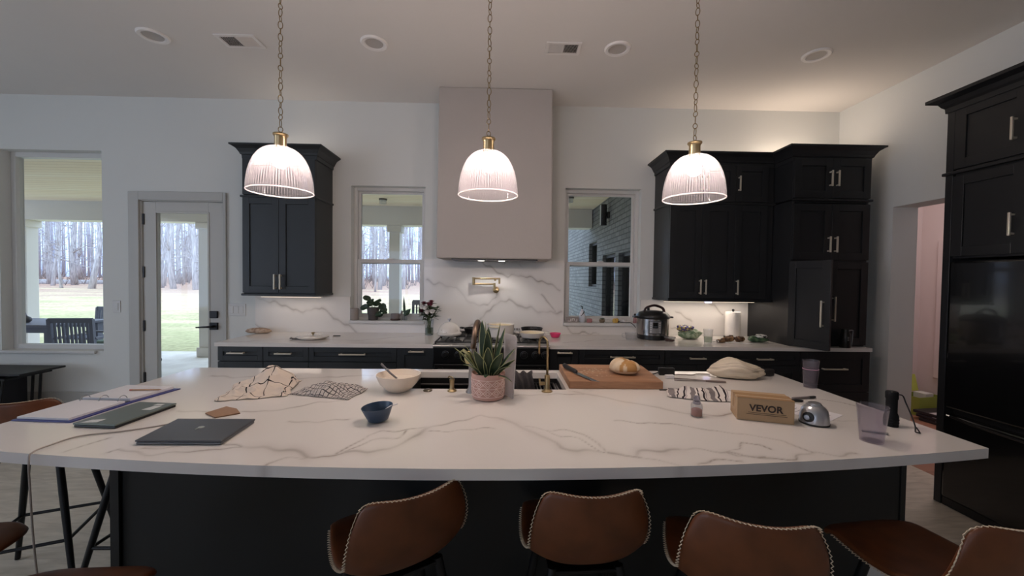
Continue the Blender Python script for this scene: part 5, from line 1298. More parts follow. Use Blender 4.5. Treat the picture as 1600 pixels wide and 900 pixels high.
for k in range(4): m.box(-.026+k*.014, -.019+k*.014, -.0026, -.0021, .020, .040)
part('figures', m, M('card_ink', (50,48,50), .7), o)
t = stand('bowl', 'small bright pink bowl on the counter right of the stove', 'bowl', .470, 3.50)
m = MB(); m.lathe([(0,0),(.030,0),(.036,.004),(.051,.038),(.048,.038),(.033,.007),(0,.006)], 30); part('bowl', m, M('pink_silicone', (232,60,124), .4), t, smooth=True)
t = stand('measuring_cup', 'clear glass measuring cup with a handle on the counter below the right window', 'cup', 1.112, 3.36)
m = MB(); m.lathe([(0,0),(.038,0),(.046,.008),(.054,.068),(.0515,.068),(.044,.010),(0,.006)], 32); part('glass', m, CLEAR, t, smooth=True)
m = MB(); m.tube(smooth_path([(-.050,0,.056),(-.078,0,.058),(-.074,0,.030),(-.047,0,.022)], 5), .004, 8); part('handle', m, CLEAR, t, smooth='all')

def cooker_pot():
    t = stand('pressure_cooker', 'steel electric pressure cooker with a black lid on the right counter', 'pressure cooker', 1.345, 3.485)
    SS = M('cooker_steel', (168,166,164), .22, 1, var=.06, vscale=3, stretch=(9,9,.3))
    m = MB(); m.lathe([(0,0),(.128,0),(.134,.006),(.134,.040),(0,.040)], 56); part('base', m, M('cooker_black', (22,21,22), .35), t, smooth=True)
    m = MB(); m.lathe([(.1345,.040),(.138,.042),(.138,.182),(.134,.186),(0,.186)], 56); part('steel_body', m, SS, t, smooth=True)
    m = MB(); m.lathe([(0,.182),(.142,.184),(.147,.196),(.143,.212),(.120,.236),(.080,.250),(0,.254)], 56); part('lid', m, M('cooker_black', (22,21,22)), t, smooth=True)
    m = MB(); m.tube(smooth_path([(-.092,-.03,.235),(-.075,-.03,.275),(-.02,-.03,.297),(.02,-.03,.297),(.075,-.03,.275),(.092,-.03,.235)], 6), .0125, 10, flat=.75); part('lid_handle', m, M('cooker_grip', (52,30,30), .35), t, smooth='all')
    for s in (-1, 1): m = MB(); m.box(s*.155-.022, s*.155+.022, -.03, .03, .186, .202); part('side_handle', m, M('cooker_black', (22,21,22)), t, bevel=.005)
    m = MB(); m.lathe([(0,.250),(.012,.252),(.012,.272),(0,.274)], 16, (-.03,.03,0)); part('steam_valve', m, BLACK, t, smooth=True)
    def curved(w, z0, z1, off, mat, nm, r=.138, c=-.20, parent=t):
        m = MB(); n = 10; vs = []
        for k in range(n+1):
            a = -PI/2+c+(k/n-.5)*w; vs += [((r+off)*math.cos(a), (r+off)*math.sin(a), z0), ((r+off)*math.cos(a), (r+off)*math.sin(a), z1)]
        m.add(vs, [(2*k, 2*k+2, 2*k+3, 2*k+1) for k in range(n)]); return part(nm, m, mat, parent, thick=.001)
    p = curved(.78, .058, .172, .0022, M('cooker_black', (22,21,22)), 'panel_surround'); curved(.70, .063, .167, .0034, M('cooker_panel', (150,148,148), .35, .6), 'control_panel', parent=p)
    curved(.30, .108, .158, .0046, M('cooker_screen', (16,16,18), .15), 'display', parent=p)
    for k in range(5): curved(.09, .072+k*.019, .080+k*.019, .0046, M('cooker_key', (196,194,194), .4), 'button', c=-.20-.26, parent=p); curved(.09, .072+k*.019, .080+k*.019, .0046, M('cooker_key', (196,194,194)), 'button', c=-.20+.26, parent=p)
    curved(.20, .118, .124, .0052, M('cooker_seg', (90,96,104), .4), 'readout', parent=p)
cooker_pot()
m = MB(); m.tube(smooth_path([(1.222,3.572,1.00),(1.212,3.60,1.02),(1.20,3.66,1.036),(1.17,3.675,1.034),(1.13,3.69,1.034),(1.10,3.70,1.038)]), .003, 8); m.tube([(1.105,3.698,1.037),(1.085,3.70,1.040)], .008, 8)
solo('power_cable', 'black power cord from the pressure cooker up over the right window sill', 'cable', m, BLACK, smooth='all')
t = stand('food_container', 'small clear lidded container with dark food in front of the pressure cooker', 'container', 1.430, 3.315)
m = MB(); m.lathe([(0,0),(.036,0),(.040,.004),(.044,.032),(.0425,.032),(.038,.005),(0,.004)], 28); part('tub', m, CLEAR, t, smooth=True)
m = MB(); m.lathe([(0,.005),(.0375,.006),(.0395,.020),(0,.022)], 24); part('food', m, M('dark_sauce', (74,40,34), .4), t, smooth=True)
m = MB(); m.lathe([(0,.0325),(.047,.0325),(.048,.040),(.042,.043),(0,.043)], 28); part('lid', m, glassy('tub_lid', (200,196,200), 1.4, .35, (210,206,208)), t, smooth=True)
def lump(w, d, h, seed, n=30, k=5, p=.6):
    off = Vector((seed*2.1, seed, 0))
    def f(u, v):
        a = 2*PI*u; th = PI*v; r = math.sin(th)**p; z = -math.cos(th); s = 1+.28*noise.noise(Vector((math.cos(a)*r, math.sin(a)*r, z))*1.6+off)+.10*noise.noise(Vector((math.cos(a)*r, math.sin(a)*r, z))*k+off)
        return (w*r*math.cos(a)*s, d*r*math.sin(a)*s, max(0, h*(.5+.5*z)*s))
    m = MB(); m.grid(n, n//2, f); m.uv = {}; return m
t = stand('produce_bag', 'green bag of frozen vegetables with a purple and yellow folded top', 'bag', 1.685, 3.48)
part('bag', lump(.100, .055, .082, 3), two_tone('pea_green', (96,122,88), (168,180,152), 40, .3), t, smooth='all')
m = lump(.075, .035, .055, 8); m.v = [(x-.045, y+.005, z+.066) for x, y, z in m.v]; part('printed_top', m, two_tone('printed_film', (58,52,118), (200,184,110), 42, .25, lo=.47, hi=.56), t, smooth='all', label='purple and yellow printed bag top')
t = stand('drinking_glass', 'clear straight glass tumbler on the right counter left of the brown roots', 'glass', 1.725, 3.245)
m = MB(); m.lathe([(0,0),(.031,0),(.038,.118),(.036,.118),(.029,.008),(0,.008)], 32); part('glass', m, CLEAR, t, smooth=True)
m = MB(); m.lathe([(0,.0085),(.029,.0085),(.0325,.055),(0,.055)], 28); part('water', m, glassy('vase_water', (206,214,206)), t, smooth=True)
t = stand('paper_towel_roll', 'white paper towel roll standing under the three-door cabinet', 'paper towel', 2.135, 3.585)
m = MB(); m.lathe([(0,0),(.075,0),(.075,.012),(0,.012)], 40); part('base', m, BLACKM, t, smooth=True)
m = MB(); m.lathe([(.018,.013),(.064,.013),(.0655,.017),(.0655,.236),(.064,.240),(.018,.240)], 44); part('roll', m, M('towel_paper', (232,226,218), .95, bump=.3, bscale=90), t, smooth=True)
m = MB(); m.tube([(0,0,.012),(0,0,.25)], .006, 10); m.ball((0,0,.256), .012, 14); part('spindle', m, BLACKM, t, smooth=True)
RT = two_tone('root_brown', (74,50,36), (146,112,76), 30, .8, bump=.5)
for k, (x, y, w, d, h, rz) in enumerate(((1.915,3.325,.044,.026,.036,20),(1.980,3.365,.036,.030,.046,-60),(2.035,3.335,.034,.026,.042,60),(2.085,3.375,.032,.028,.042,0),(1.855,3.285,.034,.018,.026,-15))):
    t = thing('ginger_root', 'knobbly brown root', 'root', (x, y, Z0), R(rz), 'brown roots by the paper towel roll'); part('root', lump(w, d, h, 20+k, 24, 7), RT, t, smooth='all')
    t['label'] = ('brown root second from the glass tumbler in the root pile', 'brown root in the middle of the root pile, below the paper towels', 'brown root second from the right in the root pile', 'brown root at the right end of the root pile', 'small flat brown root at the left end of the root pile')[k]
m = MB(); m.tube(smooth_path([(-.075,.020,.006),(0,0,.008),(.07,-.022,.006),(.095,-.028,.005)]), .006, 8, flat=.5); m.ball((.105,-.031,.006), .014, 12, 1.5, 1, .35); solo('white_spoon', 'white plastic spoon lying in front of the brown roots', 'spoon', m, M('spoon_white', (222,218,214), .3), (1.955, 3.235, Z0), smooth='all')
m = MB(); m.tube(smooth_path([(.022*math.cos(2*PI*k/14), .016*math.sin(2*PI*k/14), .010+.006*math.sin(k)) for k in range(15)]), .0025, 6); solo('metal_clip', 'small wire ring lying right beside the straight glass tumbler', 'ring', m, STEEL, (1.805, 3.27, Z0), smooth='all')
t = stand('salad_bag', 'dark green and white salad bag on the counter next to the pantry', 'bag', 2.205, 3.33)
part('bag', lump(.082, .045, .050, 31), two_tone('salad_green', (40,66,44), (88,112,80), 22, .35), t, smooth='all')
m = lump(.055, .035, .030, 37, 24, 8); m.v = [(x+.02, y-.012, z+.036) for x, y, z in m.v]; part('printed_film', m, two_tone('white_film', (40,40,40), (206,206,200), 34, .2, lo=.45, hi=.52), t, smooth='all', label='white printed film')
t = stand('insulated_bottle', 'black insulated bottle with a grey handle in front of the closed pantry door', 'bottle', 2.760, 3.088)
m = MB(); m.lathe([(0,0),(.034,0),(.036,.003),(.036,.105),(.030,.120),(0,.120)], 36); part('flask', m, M('flask_black', (20,20,21), .35), t, smooth=True)
m = MB(); m.lathe([(0,.120),(.029,.120),(.029,.146),(.026,.150),(0,.150)], 30); part('lid', m, BLACK, t, smooth=True)
m = MB(); m.tube(smooth_path([(.0,-.027,.138),(.038,-.022,.140),(.042,-.018,.10),(.038,-.016,.03),(.034,-.014,.012)]), .0055, 8); part('carry_loop', m, M('loop_grey', (112,112,114), .4), t, smooth='all')
m = MB()
for k in range(3): m.box(-.014, .0, -.0372, -.0362, .085-k*.012, .090-k*.012)
part('label_print', m, M('print_light', (150,150,150), .5), t)
# lamps and strips under and over the cabinets
def strip(x0, x1, y, z, label):
    t = thing('light_strip', label, 'light strip', ((x0+x1)/2, y, z)); w = (x1-x0)/2
    part('housing', MB().box(-w, w, -.012, .012, 0, .012), M('strip_white', (220,216,208), .4), t)
    part('diffuser', MB().box(-w+.005, w-.005, -.009, .009, -.002, .0), emit('strip_glow', (255,232,206), 2.2), t)
strip(-2.18, -1.64, 3.56, 1.2470, 'thin light strip under the left wall cabinet')
strip(1.46, 2.30, 3.54, 1.2470, 'thin light strip under the three-door wall cabinet')
t = thing('puck_light', 'small round bluish white puck light under the three-door cabinet', 'light', (1.80, 3.40, 1.244))
m = MB(); m.lathe([(0,0),(.024,0),(.028,.005),(.028,.012),(0,.012)], 24); part('lens', m, emit('puck_glow', (206,200,255), 3.0), t, smooth=True)

# ------------------------------------------------------------------ window sills
S2 = 1.0304; S3 = 1.0284
t = stand('canister', 'grey cylindrical ceramic canister at the left end of the left sill', 'canister', -1.398, 3.700, S2)
m = MB(); m.lathe([(0,0),(.036,0),(.038,.003),(.038,.106),(.036,.110),(.032,.110),(.031,.10),(0,.098)], 34); part('canister', m, M('grey_ceramic', (150,142,136), .6, var=.05, vscale=30), t, smooth=True)
def sill_plant():
    t = stand('potted_plant', 'leafy green houseplant in a dark grey pot on the left sill', 'plant', -1.230, 3.720, S2)
    m = MB(); m.lathe([(0,0),(.040,0),(.042,.003),(.046,.052),(.051,.055),(.056,.118),(.052,.118),(.050,.105),(0,.103)], 36); part('pot', m, M('charcoal_pot', (72,68,68), .6), t, smooth=True)
    rs = random.Random(5); m = MB(); s = MB()
    for dx, dz, r in ((-.055,.205,.034),(-.085,.118,.034),(-.07,.125,.03),(-.02,.165,.034),(.0,.19,.02),(.02,.15,.032),(.045,.175,.034),(.07,.150,.032),(.095,.125,.034),(.11,.100,.030),(.085,.085,.032),(.12,.070,.022),(.06,.06,.03),(-.035,.14,.026),(.10,.145,.022),(.07,.045,.022)):
        p = Vector((dx, rs.uniform(-.045,.01), dz)); s.tube([(dx*.15, 0, .10), (dx*.6, p.y*.5, max(.10, dz*.75+.03)), tuple(p)], .002, 5)
        tilt = Euler((rs.uniform(.5,1.3), rs.uniform(-.5,.5), rs.uniform(-.4,.4))).to_matrix(); n = 12; b = len(m.v); m.v.append(tuple(p+tilt @ Vector((0,0,-.004))))
        for k in range(n):
            a = 2*PI*k/n; m.v.append(tuple(p+tilt @ Vector((r*math.cos(a)*1.1, r*math.sin(a)*(.9 if math.sin(a) > 0 else .75), .003*math.sin(3*a)))))
        m.f += [(b, b+1+k, b+1+(k+1) % n) for k in range(n)]
    part('stems', s, M('stem_green', (86,104,66)), t); part('leaves', m, M('house_leaf', (44,66,46), .4, var=.25, vscale=25), t, thick=.002)
sill_plant()
t = stand('planter', 'small grey bowl planter on a dark saucer in the left window', 'planter', -1.020, 3.715, S2)
m = MB(); m.lathe([(0,0),(.042,0),(.047,.006),(.046,.014),(0,.014)], 30); part('saucer', m, M('saucer_dark', (70,50,48), .5), t, smooth=True)
m = MB(); m.lathe([(0,.0145),(.034,.0145),(.042,.024),(.042,.062),(.038,.062),(.037,.03),(0,.028)], 30); part('bowl', m, M('grey_planter', (134,126,126), .6), t, smooth=True)
m = MB(); m.tube([(.038,0,.048),(.058,0,.062),(.066,0,.090)], [.010,.010,.012], 10); part('spout', m, M('grey_planter', (134,126,126)), t, smooth=True)
t = stand('propagation_jar', 'small glass jar with two rooting leaves at the right of the left sill', 'jar', -.930, 3.705, S2)
m = MB(); m.lathe([(0,0),(.024,0),(.027,.004),(.022,.034),(.016,.046),(.017,.056),(.015,.056),(.014,.046),(.019,.034),(.024,.006),(0,.004)], 28); part('glass', m, CLEAR, t, smooth=True)
m = MB(); leaf_blade(m, (0,0,.03), (-.05,0,1), .20, .012, .0, 8, up=Vector((0,1,0))); leaf_blade(m, (.0,0,.04), (.45,-.1,.8), .095, .024, .5, 7, up=Vector((0,1,0))); m.tube([(0,0,.006),(0,0,.05)], .002, 6); part('cuttings', m, M('house_leaf', (44,66,46)), t, thick=.001)
# right sill
t = stand('sign_block', 'small grey block sign with white marks at the left of the right sill', 'sign', .655, 3.690, S3)
part('block', MB().box(-.058, .058, -.012, .012, 0, .052), M('sign_grey', (150,140,136), .7), t, bevel=.002)
m = MB(); m.box(-.045,-.012,-.0127,-.0121,.012,.018); m.box(-.02,-.014,-.0127,-.0121,.018,.038); m.box(-.006,.0,-.0127,-.0121,.018,.040); m.box(0,.018,-.0127,-.0121,.034,.040); m.box(.014,.020,-.0127,-.0121,.020,.040); m.box(.028,.044,-.0127,-.0121,.012,.018); m.box(.038,.044,-.0127,-.0121,.018,.036); part('white_marks', m, M('mark_white', (226,222,218), .6), t)
t = stand('soap_bottle', 'white plastic pump bottle with a dark stripe on the right sill', 'bottle', .757, 3.735, S3)
m = MB(); m.lathe([(0,0),(.026,0),(.029,.004),(.029,.07),(.020,.095),(.011,.115),(.010,.125),(0,.125)], 28); part('bottle', m, M('bottle_white', (214,218,226), .3), t, smooth=True)
m = MB(); m.tube(smooth_path([(-.016,-.024,.060),(.006,-.024,.085),(.018,-.012,.105)]), .004, 6); m.tube([(0,0,.125),(0,0,.150),(-.018,0,.156)], .0045, 8); part('pump', m, BLACK, t, smooth='all')
m = MB(); m.box(-.020,.030,-.012,.014,0,.038); solo('tub', 'small dusty pink tub on the right sill next to the white pump bottle', 'tub', m, M('dusty_pink', (172,118,116), .5), (.815, 3.700, S3), bevel=.006)
t = stand('succulent', 'tiny succulent in a woven beige pot in the middle of the right sill', 'plant', .940, 3.695, S3)
m = MB(); m.lathe([(0,0),(.018,0),(.026,.012),(.026,.030),(.022,.032),(0,.030)], 26); part('pot', m, M('woven_beige', (128,112,92), .7, bump=.6, bscale=200), t, smooth=True)
m = MB()
for k in range(11): a = k*2.4; leaf_blade(m, (0,0,.03), (math.cos(a), math.sin(a), .7), .030, .006, .2)
part('leaves', m, M('succulent_leaf', (84,104,80), .5), t, thick=.001)
t = stand('yellow_jar', 'small yellow jar with a white lid on the right sill', 'jar', 1.075, 3.715, S3)
m = MB(); m.lathe([(0,0),(.024,0),(.030,.012),(.027,.034),(.018,.042),(0,.042)], 26); part('jar', m, M('mustard', (198,158,74), .4), t, smooth=True)
m = MB(); m.lathe([(0,.042),(.014,.042),(.014,.052),(0,.052)], 20); part('lid', m, M('lid_white', (214,210,206), .5), t, smooth=True)
t = stand('shot_glass', 'little white mug with an upright handle on the right sill', 'mug', 1.158, 3.715, S3)
m = MB(); m.lathe([(0,0),(.020,0),(.022,.03),(.020,.03),(.018,.004),(0,.004)], 24); part('mug', m, M('lid_white', (214,210,206)), t, smooth=True)
m = MB(); m.tube(smooth_path([(-.020,0,.006),(-.032,0,.02),(-.030,0,.05),(-.020,0,.052)]), .004, 8); part('handle', m, M('lid_white', (214,210,206)), t, smooth='all')
t = stand('small_bottle', 'little clear bottle with a black ball stopper at the right end of the right sill', 'bottle', 1.255, 3.695, S3)
m = MB(); m.lathe([(0,0),(.018,0),(.019,.003),(.017,.042),(.009,.056),(.009,.066),(0,.066)], 26); part('bottle', m, glassy('pink_glass', (236,206,206), 1.4, .35, (226,190,190)), t, smooth=True)
m = MB(); m.ball((0,0,.078), .013, 16); part('stopper', m, BLACK, t, smooth=True)

# ------------------------------------------------------------------ left of the room and the hall
def folding_table():
    t = thing('tray_table', 'black tray table with thin legs against the wall under the large window', 'table', (-4.25, 3.42, 0))
    m = MB(); m.box(-.52, .32, -.17, .17, .590, .608); part('table_top', m, M('table_black', (20,20,23), .5), t, bevel=.004)
    m = MB(); m.box(-.52, .20, -.17, -.15, .552, .568); m.box(-.52, .20, .15, .17, .552, .568); m.box(.12, .20, -.15, .15, .552, .566); part('under_rail', m, BLACKM, t, bevel=.002)
    for s in (-1, 1):
        m = MB(); m.tube([(.145, s*.13, .56), (.085, s*.15, .003)], .010, 8); part('leg', m, BLACKM, t, smooth=True)
        m = MB(); m.tube([(.09, s*.12, .555), (.03, s*.14, .003)], .010, 8); part('leg', m, BLACKM, t, smooth=True)
    m = MB(); m.box(-.52, .04, -.12, .12, .02, .552); part('folded_panel', m, M('panel_navy', (18,20,28), .7), t, bevel=.006)
folding_table()
t = thing('green_box', 'open lime green cardboard box on the hall floor', 'box', (4.66, 4.24, .0016), R(12))
GB = M('lime_box', (148,160,66), .6, var=.08, vscale=10)
m = MB(); w, d, h = .17, .10, .20; m.box(-w,w,-d,-d+.005,0,h); m.box(-w,w,d-.005,d,0,h); m.box(-w,-w+.005,-d+.005,d-.005,0,h); m.box(w-.005,w,-d+.005,d-.005,0,h); m.box(-w+.005,w-.005,-d+.005,d-.005,0,.005); part('carton', m, GB, t)
m = MB(); m.obox((-.02, d+.02, h+.10), (w*.95,0,0), (0,.02,.09), (0,-.003,.0015)); part('lid_flap', m, M('lime_lid', (196,204,92), .5, var=.12, vscale=14), t)
m = MB(); m.obox((-.05, d+.008, h+.09), (.055,0,0), (0,.006,.027), (0,-.002,.001)); part('label_patch', m, M('patch_white', (222,224,214), .5), t)
m = MB(); m.box(.0,.12,-.05,.06,h-.06,h+.018); part('packing', m, M('packing_white', (216,214,206), .8), t)
for k, lb in enumerate(('bottom dark tray of the stack on the hall floor', 'middle dark tray with a white rim panel in the hall floor stack', 'top dark tray of the hall floor stack, white panel in front')):
    t = thing('tray', lb, 'tray', (4.56, 3.90+.03*k, .0016+k*.0345), R(8), 'dark trays stacked on the hall floor')
    m = MB(); m.box(-.16, .20, -.13, .12, .0, .030); part('tray_body', m, M('tray_dark', (44,40,44), .5), t, bevel=.006)
    m = MB(); m.box(-.155, .195, -.125, -.02, .0302, .0335); part('panel', m, M('tray_white', (206,200,202), .4), t)

# ------------------------------------------------------------------ outdoors: porch, patio furniture, brick wing, lawn, woods
PY = 7.72
PORCHW = planks('porch_pine', (246,222,188), (255,240,216), .13, 'Y', .6, (176,142,104), (1.2, 9, 9))
WHITEP = M('porch_white', (236,230,220), .6, var=.01)
struct('porch_ceiling', MB().box(-12.5, 1.72, W+.15, PY+.15, 2.80, 2.86), PORCHW)
struct('porch_roof', MB().box(-12.7, 3.4, W-.2, PY+.5, 3.15, 3.3), M('roof_grey', (92,92,96), .8))
struct('porch_beam', MB().box(-12.5, 1.70, PY-.14, PY+.14, 2.44, 2.80), WHITEP)
struct('patio_floor', MB().box(-13, 1.72, W+.15, 8.15, -.25, -.14), two_tone('patio_concrete', (222,216,206), (238,233,224), 3, .7))
def post(x, label):
    t = thing('porch_post', label, 'post', (x, PY, -.14), group='white porch posts')
    part('shaft', MB().box(-.10, .10, -.10, .10, 0, 2.579), WHITEP, t, bevel=.006); part('capital', MB().box(-.135, .135, -.135, .135, 2.45, 2.579), WHITEP, t, bevel=.006); part('plinth', MB().box(-.13, .13, -.13, .13, 0, .18), WHITEP, t, bevel=.006)
post(-9.15, 'white square porch post seen through the large left window'); post(-5.74, 'white square porch post seen at the right edge of the patio door glass'); post(-2.12, 'white square porch post in the middle of the plant window')
def porch_lamp(x, y, label):
    t = thing('porch_light', label, 'ceiling light', (x, y, 2.80)); m = MB(); m.lathe([(0,0),(.07,0),(.07,-.02),(.055,-.025),(0,-.025)], 24); part('mount', m, M('fixture_bronze', (96,86,80), .5), t, smooth=True)
    m = MB(); m.lathe([(.0,-.026),(.06,-.026),(.06,-.085),(0,-.09)], 24); part('shade', m, glassy('lamp_clear', (230,230,230), 1.4, .3), t, smooth=True)
porch_lamp(-2.12, 6.9, 'small porch ceiling light seen through the plant window'); porch_lamp(1.08, 6.5, 'small porch ceiling light seen through the right window')
# brick wing with openings
BR = brickwork('painted_brick', (112,112,112), (130,130,130), (78,79,80))
mb = wall_cells(MB(), W+.15, 13.5, -.15, 3.3, [(5.25,5.85,-.05,1.84),(6.02,6.80,-.05,1.86),(7.22,7.90,1.30,2.16)], 1.72, 1.95, 'Y'); struct('wall_wing', mb, BR)
def wing_window(n, y0, y1, z0, z1):
    DK = M('frame_black', (26,27,29), .5); m = MB(); w = .05
    for a, b, c, d in ((y0,y0+w,z0,z1),(y1-w,y1,z0,z1),(y0+w,y1-w,z0,z0+w),(y0+w,y1-w,z1-w,z1)): m.box(1.78, 1.86, a, b, c, d)
    f = struct('window_%d' % n, m, DK); struct('pane', MB().box(1.82, 1.825, y0+w, y1-w, z0+w, z1-w), PANE, f)
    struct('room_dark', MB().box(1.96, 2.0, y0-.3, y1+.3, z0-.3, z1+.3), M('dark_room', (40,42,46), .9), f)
wing_window(4, 5.25, 5.85, -.05, 1.84); wing_window(5, 6.02, 6.80, -.05, 1.86); wing_window(6, 7.22, 7.90, 1.30, 2.16)
t = thing('wall_sconce', 'black and white up-down wall sconce on the brick wing', 'lamp', (1.719, 6.42, 2.50)); m = MB(); m.box(-.04, 0, -.05, .05, -.05, .05); part('bracket', m, BLACKM, t)
m = MB(); m.lathe([(0,-.17),(.05,-.17),(.05,.17),(0,.17)], 24, (-.09,0,0)); part('shade', m, BLACKM, t, smooth=True); m = MB(); m.box(-.145,-.138,-.02,.02,-.165,.165); part('light_slot', m, M('slot_white', (214,216,218), .4), t)
# furniture
TEAK = M('grey_teak', (112,115,130), .6, var=.12, vscale=8, stretch=(1,6,6))
SAGE = M('sage_cushion', (126,146,134), .9)
def patio_chair(x, y, rot, label, cushion=True):
    t = thing('patio_chair', label, 'chair', (x, y, -.14), R(rot), 'slatted patio chairs on the porch')
    for sx in (-1, 1):
        part('leg', MB().box(sx*.26-.022, sx*.26+.022, .20, .245, 0, .62), TEAK, t); m = MB(); m.obox((sx*.26, -.235, .46), (.022,0,0), (0,.022,.0), (0,-.035,.46)); part('leg', m, TEAK, t)
        m = MB(); m.box(sx*.26-.032, sx*.26+.032, -.24, .27, .62, .65); part('armrest', m, TEAK, t, bevel=.006)
    m = MB(); m.box(-.27, .27, -.22, .25, .37, .41); part('seat', m, TEAK, t)
    m = MB(); m.obox((0,-.268,.90), (.27,0,0), (0,.016,0), (0,-.003,.035)); m.obox((0,-.237,.50), (.25,0,0), (0,.014,0), (0,-.003,.025)); part('back_rail', m, TEAK, t)
    m = MB()
    for k in range(9): m.obox((-.20+k*.05,-.252,.69), (.014,0,0), (0,.008,0), (0,-.015,.19))
    part('back_slats', m, TEAK, t)
    if cushion: m = MB(); m.box(-.24, .24, -.20, .24, .411, .475); part('seat_cushion', m, SAGE, t, bevel=.02)
    return t
for nm, x, y, a, lb, c in (('c', -6.22, 5.98, 8, 'slatted patio chair nearest the window with its back towards us', True), ('c', -7.70, 7.50, 172, 'slatted patio chair on the far side of the table', False), ('c', -6.50, 6.75, 96, 'slatted patio chair at the right end of the patio table', True),
                           ('c', -1.33, 6.9, 190, 'slatted patio chair seen at the right edge of the plant window', False)):
    o = patio_chair(x, y, a, lb, c)
    if y == 6.9: o.scale = (1, 1, 1.25)
t = thing('patio_table', 'long grey patio dining table seen through the large window', 'table', (-7.75, 6.62, -.14))
part('table_top', MB().box(-1.1, .80, -.48, .48, .735, .775), TEAK, t, bevel=.01)
for sx in (-.95, .66):
    for sy in (-.36, .36): part('leg', MB().box(sx-.045, sx+.045, sy-.045, sy+.045, 0, .735), TEAK, t)
m = MB(); m.box(-.95, .66, -.40, -.36, .64, .735); m.box(-.95, .66, .36, .40, .64, .735); part('apron', m, TEAK, t)
t = thing('side_table', 'low grey patio table at the lower right of the large window', 'table', (-5.05, 5.10, -.14)); part('table_top', MB().box(-.42, .42, -.30, .30, .40, .44), TEAK, t, bevel=.008)
for sx in (-.36, .36):
    for sy in (-.25, .25): part('leg', MB().box(sx-.03, sx+.03, sy-.03, sy+.03, 0, .40), TEAK, t)
t = thing('diffuser_vase', 'dark round vase with two sticks on the patio table', 'vase', (-7.62, 6.40, .636))
m = MB(); m.lathe([(0,0),(.035,.003),(.062,.03),(.066,.058),(.05,.09),(.018,.108),(.016,.118),(0,.118)], 24); part('vase', m, M('vase_dark', (62,60,64), .5), t, smooth=True)
m = MB(); m.tube([(0,0,.10),(-.06,.0,.30),(-.085,.0,.42),(-.065,0,.50)], .013, 6); m.tube([(-.005,0,.10),(-.10,.02,.36),(-.115,.02,.48)], .007, 6); part('sticks', m, M('stick_blue', (86,92,128), .6), t, smooth=True)

# ground and woods
def ground_z(x, y): return -.20+max(0, min(1, (y-14)/34))*1.05+.10*noise.noise(Vector((x*.08, y*.08, 3)))*max(0, min(1, (y-14)/20))
m = MB(); m.grid(60, 60, lambda u, v: (-75+120*u, 8.15+90*v**1.6, ground_z(-75+120*u, 8.15+90*v**1.6))); m.uv = {}
def lawn_mat():
    m_, nt, p = nodes('lawn'); p.inputs['Roughness'].default_value = .95
    tc = N(nt, 'ShaderNodeTexCoord'); sp = N(nt, 'ShaderNodeSeparateXYZ'); nt.links.new(tc.outputs['Object'], sp.inputs[0])
    mp = N(nt, 'ShaderNodeMapping'); mp.inputs['Scale'].default_value = (.25, .8, 1); nt.links.new(tc.outputs['Object'], mp.inputs[0])
    nz = N(nt, 'ShaderNodeTexNoise'); nz.inputs['Scale'].default_value = .8; nz.inputs['Detail'].default_value = 7; nt.links.new(mp.outputs[0], nz.inputs['Vector'])
    f = math_node(nt, 'ADD', math_node(nt, 'MULTIPLY', math_node(nt, 'SUBTRACT', sp.outputs['Y'], 8), .030), math_node(nt, 'MULTIPLY', math_node(nt, 'SUBTRACT', nz.outputs['Fac'], .5), 1.5))
    r = N(nt, 'ShaderNodeValToRGB'); e = r.color_ramp.elements; e[0].position = .1; e[0].color = rgb(190,188,140); e[1].position = .9; e[1].color = rgb(200,164,146)
    k = e.new(.36); k.color = rgb(224,205,168); k = e.new(.60); k.color = rgb(208,182,158)
    nt.links.new(f, r.inputs[0])
    n2 = N(nt, 'ShaderNodeTexNoise'); n2.inputs['Scale'].default_value = 9; n2.inputs['Detail'].default_value = 4; nt.links.new(tc.outputs['Object'], n2.inputs['Vector'])
    mx = N(nt, 'ShaderNodeMix', data_type='RGBA', blend_type='MULTIPLY'); mx.inputs['Factor'].default_value = .55; nt.links.new(r.outputs[0], mx.inputs['A'])
    r2 = N(nt, 'ShaderNodeValToRGB'); r2.color_ramp.elements[0].position = .35; r2.color_ramp.elements[0].color = (.45,.42,.4,1); r2.color_ramp.elements[1].position = .6; nt.links.new(n2.outputs['Fac'], r2.inputs[0]); nt.links.new(r2.outputs[0], mx.inputs['B'])
    nt.links.new(mx.outputs['Result'], p.inputs['Base Color']); return m_
o = struct('lawn_ground', m, lawn_mat(), smooth='all')
BARK = two_tone('hazed_bark', (150,146,150), (206,202,204), 3, .9, (6, 6, .7), .35, .65)  # bark colour paled in place of outdoor haze
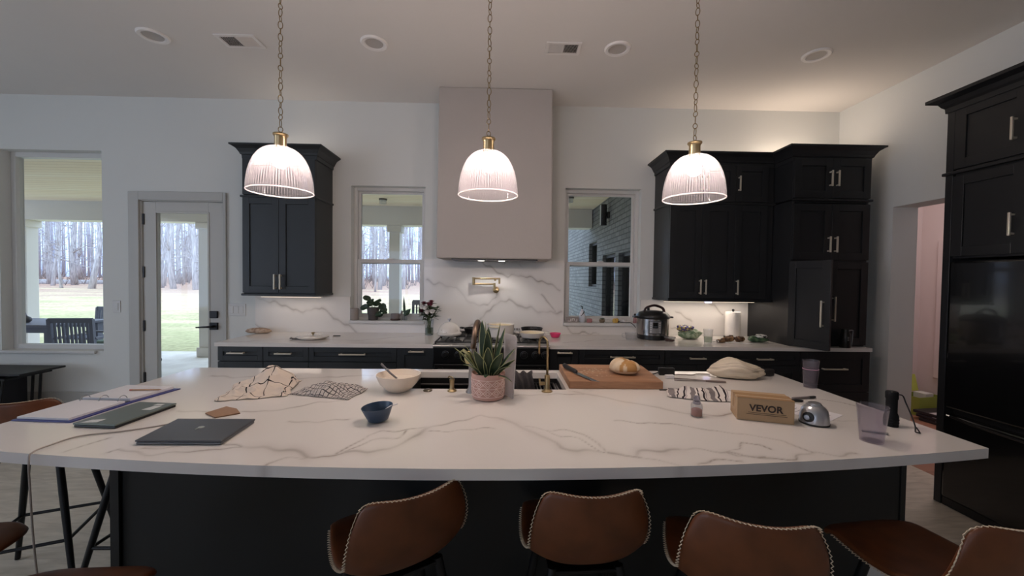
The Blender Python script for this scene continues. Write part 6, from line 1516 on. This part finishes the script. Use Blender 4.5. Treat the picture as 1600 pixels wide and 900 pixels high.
def tree_mb(seed):
    rs = random.Random(seed); m = MB(); H = rs.uniform(11, 16); r0 = rs.uniform(.07, .18); P = []; x = y = 0
    for k in range(9):
        f = k/8; P.append((x, y, H*f)); x += rs.uniform(-.22, .22); y += rs.uniform(-.2, .2)
    m.tube(P, [r0*(1.25 if k == 0 else 1)*(1-.85*k/8) for k in range(9)], 7)
    for k in range(24):
        f = rs.uniform(.10, .95); i = min(7, int(f*8)); g = f*8-i; b = Vector(P[i]).lerp(Vector(P[i+1]), g); a = rs.uniform(0, 2*PI); L = rs.uniform(.9, 3.2)*(1.1-f*.5); q = [b]; d = Vector((math.cos(a), math.sin(a), rs.uniform(.1, .9)))
        for s in range(3): d = (d+Vector((rs.uniform(-.35,.35), rs.uniform(-.35,.35), rs.uniform(-.25,.35)))).normalized(); q.append(q[-1]+d*L/3)
        rr = r0*(1-.8*f)*.30; m.tube(q, [rr, rr*.7, rr*.45, rr*.15], 5)
        for s in (1, 2):
            d2 = (d+Vector((rs.uniform(-1,1), rs.uniform(-1,1), rs.uniform(-.3,.8)))).normalized(); m.tube([q[s], q[s]+d2*L*.25, q[s]+d2*L*.5+Vector((0,0,rs.uniform(-.1,.25)))], [rr*.45, rr*.3, rr*.1], 4)
    return m
protos = [part('bare_tree', tree_mb(s), BARK, smooth='all') for s in (1, 2, 3, 4, 5, 6)]
rs = random.Random(21); places = []
while len(places) < 96:
    y = rs.uniform(30, 50); u = rs.choice([(-1.36, -1.02), (-.96, -.70), (-.42, -.20)]) if rs.random() < .8 else (-1.5, -.1); x = y*rs.uniform(*u)
    if all((x-a)**2+(y-b)**2 > 2.2 for a, b in places): places.append((x, y))
for i, (x, y) in enumerate(places):
    o = protos[i] if i < len(protos) else protos[i % len(protos)].copy()
    if i >= len(protos): COL.objects.link(o)
    o.location = (x, y, ground_z(x, y)-.03); o.rotation_euler = (0, 0, rs.uniform(0, 2*PI)); s = rs.uniform(.75, 1.25); o.scale = (s, s, rs.uniform(.9, 1.2))
    o['label'] = 'bare grey tree standing at the wood edge behind the lawn'; o['category'] = 'tree'; o['group'] = 'bare trees at the wood edge'
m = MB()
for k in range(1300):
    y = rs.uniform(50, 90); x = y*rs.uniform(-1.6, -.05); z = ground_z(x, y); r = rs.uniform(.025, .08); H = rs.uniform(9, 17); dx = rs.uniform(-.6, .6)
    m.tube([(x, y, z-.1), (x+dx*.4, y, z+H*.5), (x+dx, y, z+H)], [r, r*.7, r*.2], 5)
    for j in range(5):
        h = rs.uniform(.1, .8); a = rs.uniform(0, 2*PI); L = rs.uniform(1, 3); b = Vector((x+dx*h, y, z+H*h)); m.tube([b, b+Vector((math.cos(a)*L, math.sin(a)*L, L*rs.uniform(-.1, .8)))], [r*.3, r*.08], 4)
o = solo('distant_woods', 'hazy mass of bare woodland far behind the lawn', 'woods', m, M('hazed_far_bark', (178,176,188), .95, var=.15), kind='stuff', smooth='all')  # haze put into the pale bluish bark colour
m = MB()
for k in range(900):
    y = rs.uniform(34, 70); x = y*rs.uniform(-1.6, -.05); z = ground_z(x, y); b = Vector((x, y, z))
    for j in range(4): a = rs.uniform(0, 2*PI); m.tube([b, b+Vector((math.cos(a)*.5, math.sin(a)*.5, rs.uniform(.5, 1.4)))], [.018, .005], 3)
solo('undergrowth', 'tangle of bare brush at the foot of the wood edge', 'brush', m, M('brush_brown', (134,122,118), .95, var=.2), kind='stuff')
m = MB(); m.tube([(-47, 36.5, .55), (-42, 36.2, .60), (-36, 36.6, .62)], [.30,.28,.22], 9); solo('fallen_log', 'long fallen log lying at the wood edge, seen through the large window', 'log', m, BARK, smooth='all')
